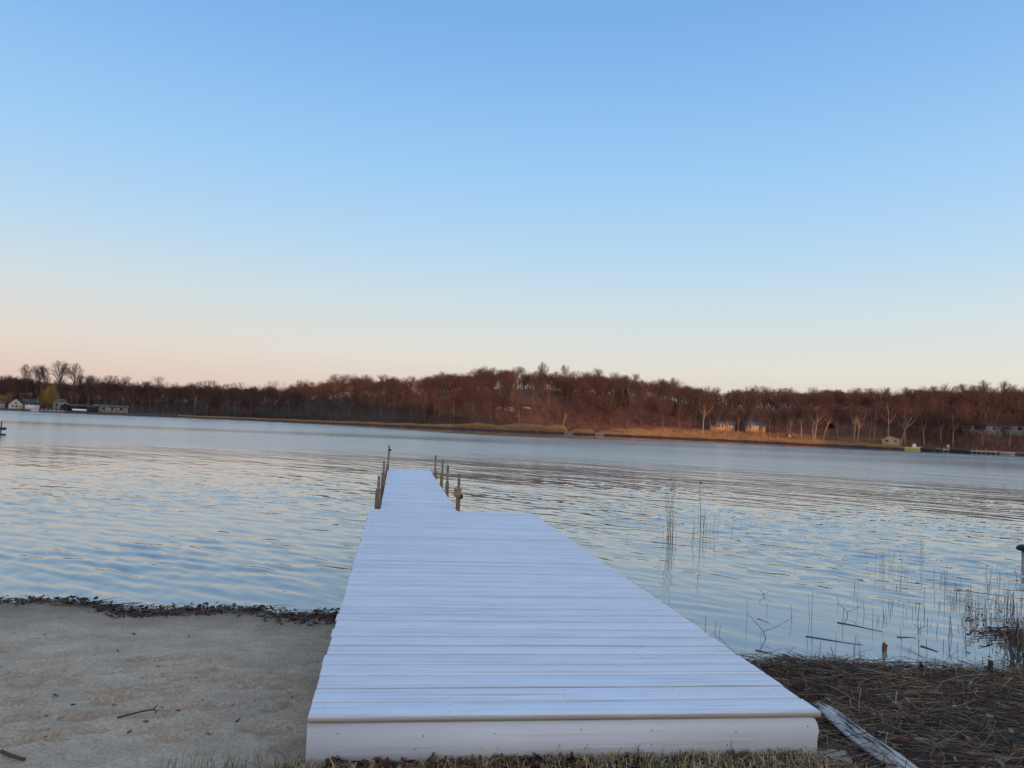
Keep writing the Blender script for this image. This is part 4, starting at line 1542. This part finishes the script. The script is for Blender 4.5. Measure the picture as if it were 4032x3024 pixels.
# ------------------------------------------------------------------ far houses, boats, docks
def house(ul, ur, yb, ye, yr, off, wall, roof, label, depth=6.0, gable=False, wins=(), door=None, cat='house', name='house', overhang=.3, chimney=False):
    """ul, ur: photo columns of the front wall; yb, ye, yr: base, eaves, ridge rows; wins: (centre 0..1, width 0..1, low 0..1, high 0..1)"""
    um = (ul + ur) / 2
    az = azim(um, yb)
    d = float(shore(az)) + off
    pb = place(um, yb, d)
    gz = float(land_z(pb[0], pb[1]))
    w_ = (ur - ul) * d / F / math.cos(azim(um, yb) - YAW)
    base = pb[2]
    he = place(um, ye, d)[2] - base
    hr = place(um, yr, d)[2] - base
    root = empty(name, (pb[0], pb[1], base), -az)
    mb = MB()
    low = min(gz, base) - base - .6
    hw, dp = w_ / 2, depth
    if gable:
        v = [(-hw, 0, low), (hw, 0, low), (hw, 0, he), (0, 0, hr), (-hw, 0, he)]
        v += [(x, dp, z) for x, y, z in v]
        mb.ngon(v, [[0, 1, 2, 3, 4], [9, 8, 7, 6, 5], [1, 6, 7, 2], [5, 0, 4, 9], [0, 5, 6, 1]])
        mb.build('wall', wall, root)
        mb = MB()
        t = .18
        oh = overhang
        sl_ = (hr - he) / hw
        for sgn in (-1, 1):
            a = (sgn * (hw + oh), -oh, he - oh * sl_ + .03); b_ = (0, -oh, hr + .03)
            v = [a, b_, (b_[0], dp + oh, b_[2]), (a[0], dp + oh, a[2])]
            v += [(x, y, z + t) for x, y, z in v]
            mb.ngon(v, [[0, 1, 2, 3], [7, 6, 5, 4], [0, 4, 5, 1], [1, 5, 6, 2], [2, 6, 7, 3], [3, 7, 4, 0]])
        rf = mb.build('roof', roof, root)
    else:
        v = [(-hw, 0, low), (hw, 0, low), (hw, 0, he), (-hw, 0, he), (-hw, dp, low), (hw, dp, low), (hw, dp, he), (-hw, dp, he), (-hw, dp / 2, hr), (hw, dp / 2, hr)]
        mb.ngon(v, [[0, 1, 2, 3], [5, 4, 7, 6], [1, 5, 6, 9, 2], [4, 0, 3, 8, 7], [0, 4, 5, 1]])
        mb.build('wall', wall, root)
        mb = MB()
        t = .15
        oh = overhang
        sl_ = (hr - he) / (dp / 2)
        for y0_, y1_ in ((-oh, dp / 2), (dp + oh, dp / 2)):
            v = [(-hw - oh, y0_, he - oh * sl_ + .03), (hw + oh, y0_, he - oh * sl_ + .03), (hw + oh, y1_, hr + .03), (-hw - oh, y1_, hr + .03)]
            v += [(x, y, z + t) for x, y, z in v]
            mb.ngon(v, [[0, 1, 2, 3], [7, 6, 5, 4], [0, 4, 5, 1], [1, 5, 6, 2], [2, 6, 7, 3], [3, 7, 4, 0]])
        rf = mb.build('roof', roof, root)
    if chimney:
        mb = MB(); mb.box((hw * .4, dp * .5, hr + .3), (.5, .5, 1.1)); mb.build('chimney', M['brown_roof'], rf)
    for c_, ww, a_, b_ in wins:
        mb = MB()
        x = -hw + c_ * w_
        z = he * (a_ + b_) / 2
        mb.box((x, .0, z), (ww * w_, .12, he * (b_ - a_)))
        mb.build('window', M['pane'], root)
    if door:
        mb = MB()
        x = -hw + door * w_
        mb.box((x, 0, he * .42), (max(.06 * w_, .8), .14, he * .84))
        mb.build('door', M['paint_white'], root)
    tag(root, label, cat)
    return root


def px1(x, y):
    return (x / 2.765, 1380 + y / 2.765)


house(44, 78, 1607, 1590, 1570, 10, M['white_wall'], M['brown_roof'], 'white house with a steep gable facing the lake on the left shore', 7, True, [(.3, .12, .3, .75), (.55, .12, .3, .75), (.5, .14, 1.05, 1.4)])
house(-30, 6, 1606, 1586, 1573, 11, M['white_wall'], M['grey_roof'], 'white house cut off by the left edge of the photo', 7, False, [(.4, .2, .3, .7)])
house(104, 140, 1600, 1588, 1572, 20, M['white_wall'], M['dark_roof'], 'low white house under a dark roof behind the long white wall', 6, False, [(.2, .12, .2, .8), (.5, .1, .2, .8), (.75, .12, .2, .8)])
house(216, 246, 1606, 1580, 1573, 24, M['grey_wall'], M['grey_roof'], 'grey house with a pale flat roof right of the tall willow', 6, False, [(.3, .2, .3, .7), (.7, .2, .3, .7)])
house(244, 270, 1612, 1598, 1586, 13, M['dark_wall'], M['white_wall'], 'dark cottage with a pale gable roof close to the willow', 5, True)
house(285, 330, 1616, 1600, 1594, 12, M['dark_wall'], M['dark_roof'], 'long low dark shed on the left shore', 5, False, cat='shed', name='shed')
house(352, 380, 1620, 1604, 1600, 8, M['dark_wall'], M['dark_roof'], 'small square black shed at the water on the left shore', 4, False, cat='shed', name='shed', overhang=.15)
house(388, 484, 1617, 1603, 1597, 16, M['grey_wall'], M['grey_roof'], 'long single storey pale house right of the black shed', 7, False, [(.3, .08, .25, .8), (.55, .06, .25, .8), (.8, .08, .25, .8)])
house(1951, 2028, 1632, 1602, 1596, 30, M['tan_wall'], M['brown_roof'], 'tan house half hidden by trees on the middle hillside', 7, False, [(.35, .06, .1, .95), (.55, .06, .1, .95), (.68, .05, .1, .9)])
house(2056, 2092, 1622, 1603, 1594, 33, M['grey_wall'], M['dark_roof'], 'grey garage right of the tan house on the middle hillside', 6, False, [(.4, .2, .1, .8)])
house(2802, 2888, 1687, 1671, 1655, 19, M['cream_wall'], M['grey_roof'], 'long sunlit cream house with a blue grey roof, left one of two', 7, False, [(.12, .05, .3, .85), (.24, .05, .3, .85), (.36, .05, .3, .85), (.5, .06, .3, .85), (.68, .05, .3, .85)], .87)
house(2938, 3010, 1690, 1674, 1658, 19, M['cream_wall'], M['grey_roof'], 'sunlit cream house with a blue grey roof, right one of two', 7, False, [(.1, .06, .3, .85), (.25, .06, .3, .85), (.7, .06, .3, .85), (.85, .06, .3, .85)], .6)
house(3818, 3916, 1692, 1676, 1670, 27, M['grey_wall'], M['brown_roof'], 'pale grey house among trees near the right edge, left one of two', 7, False, [(.12, .1, .0, .6), (.45, .28, .0, .98), (.8, .06, .1, .7)])
house(3962, 4016, 1696, 1676, 1670, 26, M['grey_wall'], M['brown_roof'], 'pale grey house with a wide window near the right edge, right one of two', 7, False, [(.3, .36, .35, .6), (.8, .18, .2, .8)])
house(3482, 3535, 1742, 1732, 1721, 4.0, M['cream_wall'], M['cream_wall'], 'small pale cabin with a low wide gable at the right waterside', 4, True, [(.28, .16, .25, .95), (.72, .14, .35, .85)], cat='cabin', name='cabin', overhang=.25)


# low white wall in front of the left houses
a = at(98, 9, 1608); b = at(155, 9, 1608)
mb = MB()
d = b - a
L = np.linalg.norm(d[:2])
ang = math.atan2(d[1], d[0])
mb.box((0, 0, .55), (L, .25, 1.5))
o = mb.build('boundary_wall', M['white_wall']); o.location = (*((a + b) / 2)[:2], min(a[2], b[2])); o.rotation_euler = (0, 0, ang)
tag(o, 'long low white wall before the dark roofed house on the left shore', 'wall')


def boat(pos, L, W, H, yaw, hull_m, label, inside=None, flip=False, cat='boat'):
    root = empty('boat', pos, yaw)
    n, k = 13, 9
    v = []
    for i in range(n):
        t = i / (n - 1)
        x = (t - .5) * L
        ww = W / 2 * (1 - max(0, (t - .55) / .45) ** 2.2) * (.8 + .2 * min(1, t * 4))
        sheer = H * (1 + .25 * t * t)
        for j in range(k):
            s = j / (k - 1) * 2 - 1
            z = sheer * abs(s) ** 2.2
            v.append((x, ww * np.sign(s) * abs(s) ** .6, z if not flip else H * 1.25 - z))
    f = []
    for i in range(n - 1):
        for j in range(k - 1):
            f.append([i * k + j, (i + 1) * k + j, (i + 1) * k + j + 1, i * k + j + 1])
    mb = MB(); mb.raw(v, f)
    mb.poly.append([j for j in range(k)])
    hull = mb.build('hull', hull_m, root)
    sm = hull.modifiers.new('thickness', 'SOLIDIFY'); sm.thickness = .05
    if not flip:
        for t in (.3, .6):
            mb = MB(); mb.box(((t - .5) * L, 0, H * .65), (.25, W * .75, .05)); mb.build('bench', inside or hull_m, root)
    tag(root, label, cat)
    return root


def shore_px(u, py, off=-1.0):
    az = azim(u, py); d = float(shore(az)) + off
    return np.array([d * math.sin(az), d * math.cos(az), 0])


az_ = lambda u: -azim(u)
boat(at(313, 3, 1618) + [0, 0, .1], 3.6, 1.4, .5, az_(313), M['paint_white'], 'white rowing boat lying upside down on the left shore', flip=True)
p = shore_px(3596, 1765, -2.0)
r_ = boat(p - [0, 0, .1], 3.8, 1.6, .8, az_(3596) + .1, M['paint_yellow'], 'small yellow boat with a white motor cover moored right of the pale cabin')
mb = MB(); mb.box((.2, 0, .95), (.9, .8, .6)); mb.box((.2, 0, 1.45), (.6, .6, .5)); mb.build('cabin', M['paint_white'], r_)
boat(shore_px(3640, 1765, -2.5) - [0, 0, .1], 5.0, 1.8, .8, az_(3640) - .15, M['paint_dark'], 'dark boat moored right behind the yellow boat', M['dockwood'])
boat(shore_px(3680, 1768, -2.8) - [0, 0, .1], 3.4, 1.5, .6, az_(3680) - .1, M['paint_dark'], 'low dark boat beside the grey pier at the right shore', M['dockwood'])
boat(shore_px(3790, 1775, -2.5) - [0, 0, .1], 5.2, 1.9, .9, az_(3790), M['paint_dark'], 'dark boat with a pale cockpit alone near the right end of the grey pier', M['paint_white'])
boat(shore_px(3965, 1785, -2.0) - [0, 0, .05], 3.2, 1.5, .5, az_(3965) + .2, M['dockwood'], 'grey rowing boat at the water near the right edge', M['paint_white'])


def pier(u0, u1, py, off, z, label, nposts=5, mat='dockwood', wd=1.4):
    a = shore_px(u0, py, off); b = shore_px(u1, py, off)
    c = (a + b) / 2
    d = b - a
    L = np.linalg.norm(d); ang = math.atan2(d[1], d[0])
    root = empty('pier', (c[0], c[1], 0), ang)
    mb = MB(); mb.box((0, 0, z), (L, wd, .12)); mb.build('deck', M[mat], root)
    mb = MB(); mb.box((0, -wd / 2 - .03, z - .12), (L, .05, .22)); mb.build('side_beam', M[mat], root)
    for k in range(nposts):
        mb = MB(); x = -L / 2 + L * (k + .5) / nposts
        mb.tube([(x, -wd / 2 - .12, -1), (x, -wd / 2 - .12, z + .5)], .06, 7); mb.build('post', M[mat], root)
    tag(root, label, 'pier')


pier(3686, 3772, 1768, -1.2, .55, 'grey timber pier between the moored boats at the right shore')
pier(3815, 3925, 1778, -1.2, .5, 'low grey pier with posts at the far right shore', 6)
pier(2225, 2260, 1702, -.8, .35, 'small jetty in a gap of the dry reeds', 3)
pier(2345, 2378, 1708, -.8, .35, 'small grey jetty at the right end of the middle reeds', 3)
pier(120, 152, 1618, -1.5, .4, 'small white jetty before the willow on the left shore', 3, 'paint_white')
pier(165, 260, 1620, -1.0, .45, 'long brown jetty along the left shore before the willow', 6)


# garden chair on the right shore
def chair(u, py, off, yaw, mat, label):
    p = at(u, off, py)
    root = empty('garden_chair', p, az_(u) + yaw)
    mb = MB(); mb.box((0, 0, .42), (.7, .65, .06)); mb.build('seat', mat, root)
    mb = MB(); mb.box((0, .38, .8), (.7, .06, .85), rx(-.25)); mb.build('backrest', mat, root)
    for sx_ in (-.31, .31):
        mb = MB(); mb.box((sx_, 0, .62), (.1, .7, .05)); mb.build('armrest', mat, root)
        for sy_ in (-.28, .28):
            mb = MB(); mb.box((sx_, sy_, .28), (.07, .07, .62)); mb.build('leg', mat, root)
    tag(root, label, 'chair')


chair(3733, 1752, 2.2, 0, M['cream_wall'], 'tan garden chair facing the water above the grey pier')
chair(3112, 1700, 12, .4, M['cream_wall'], 'tan garden chair on the red slope right of the cream houses')
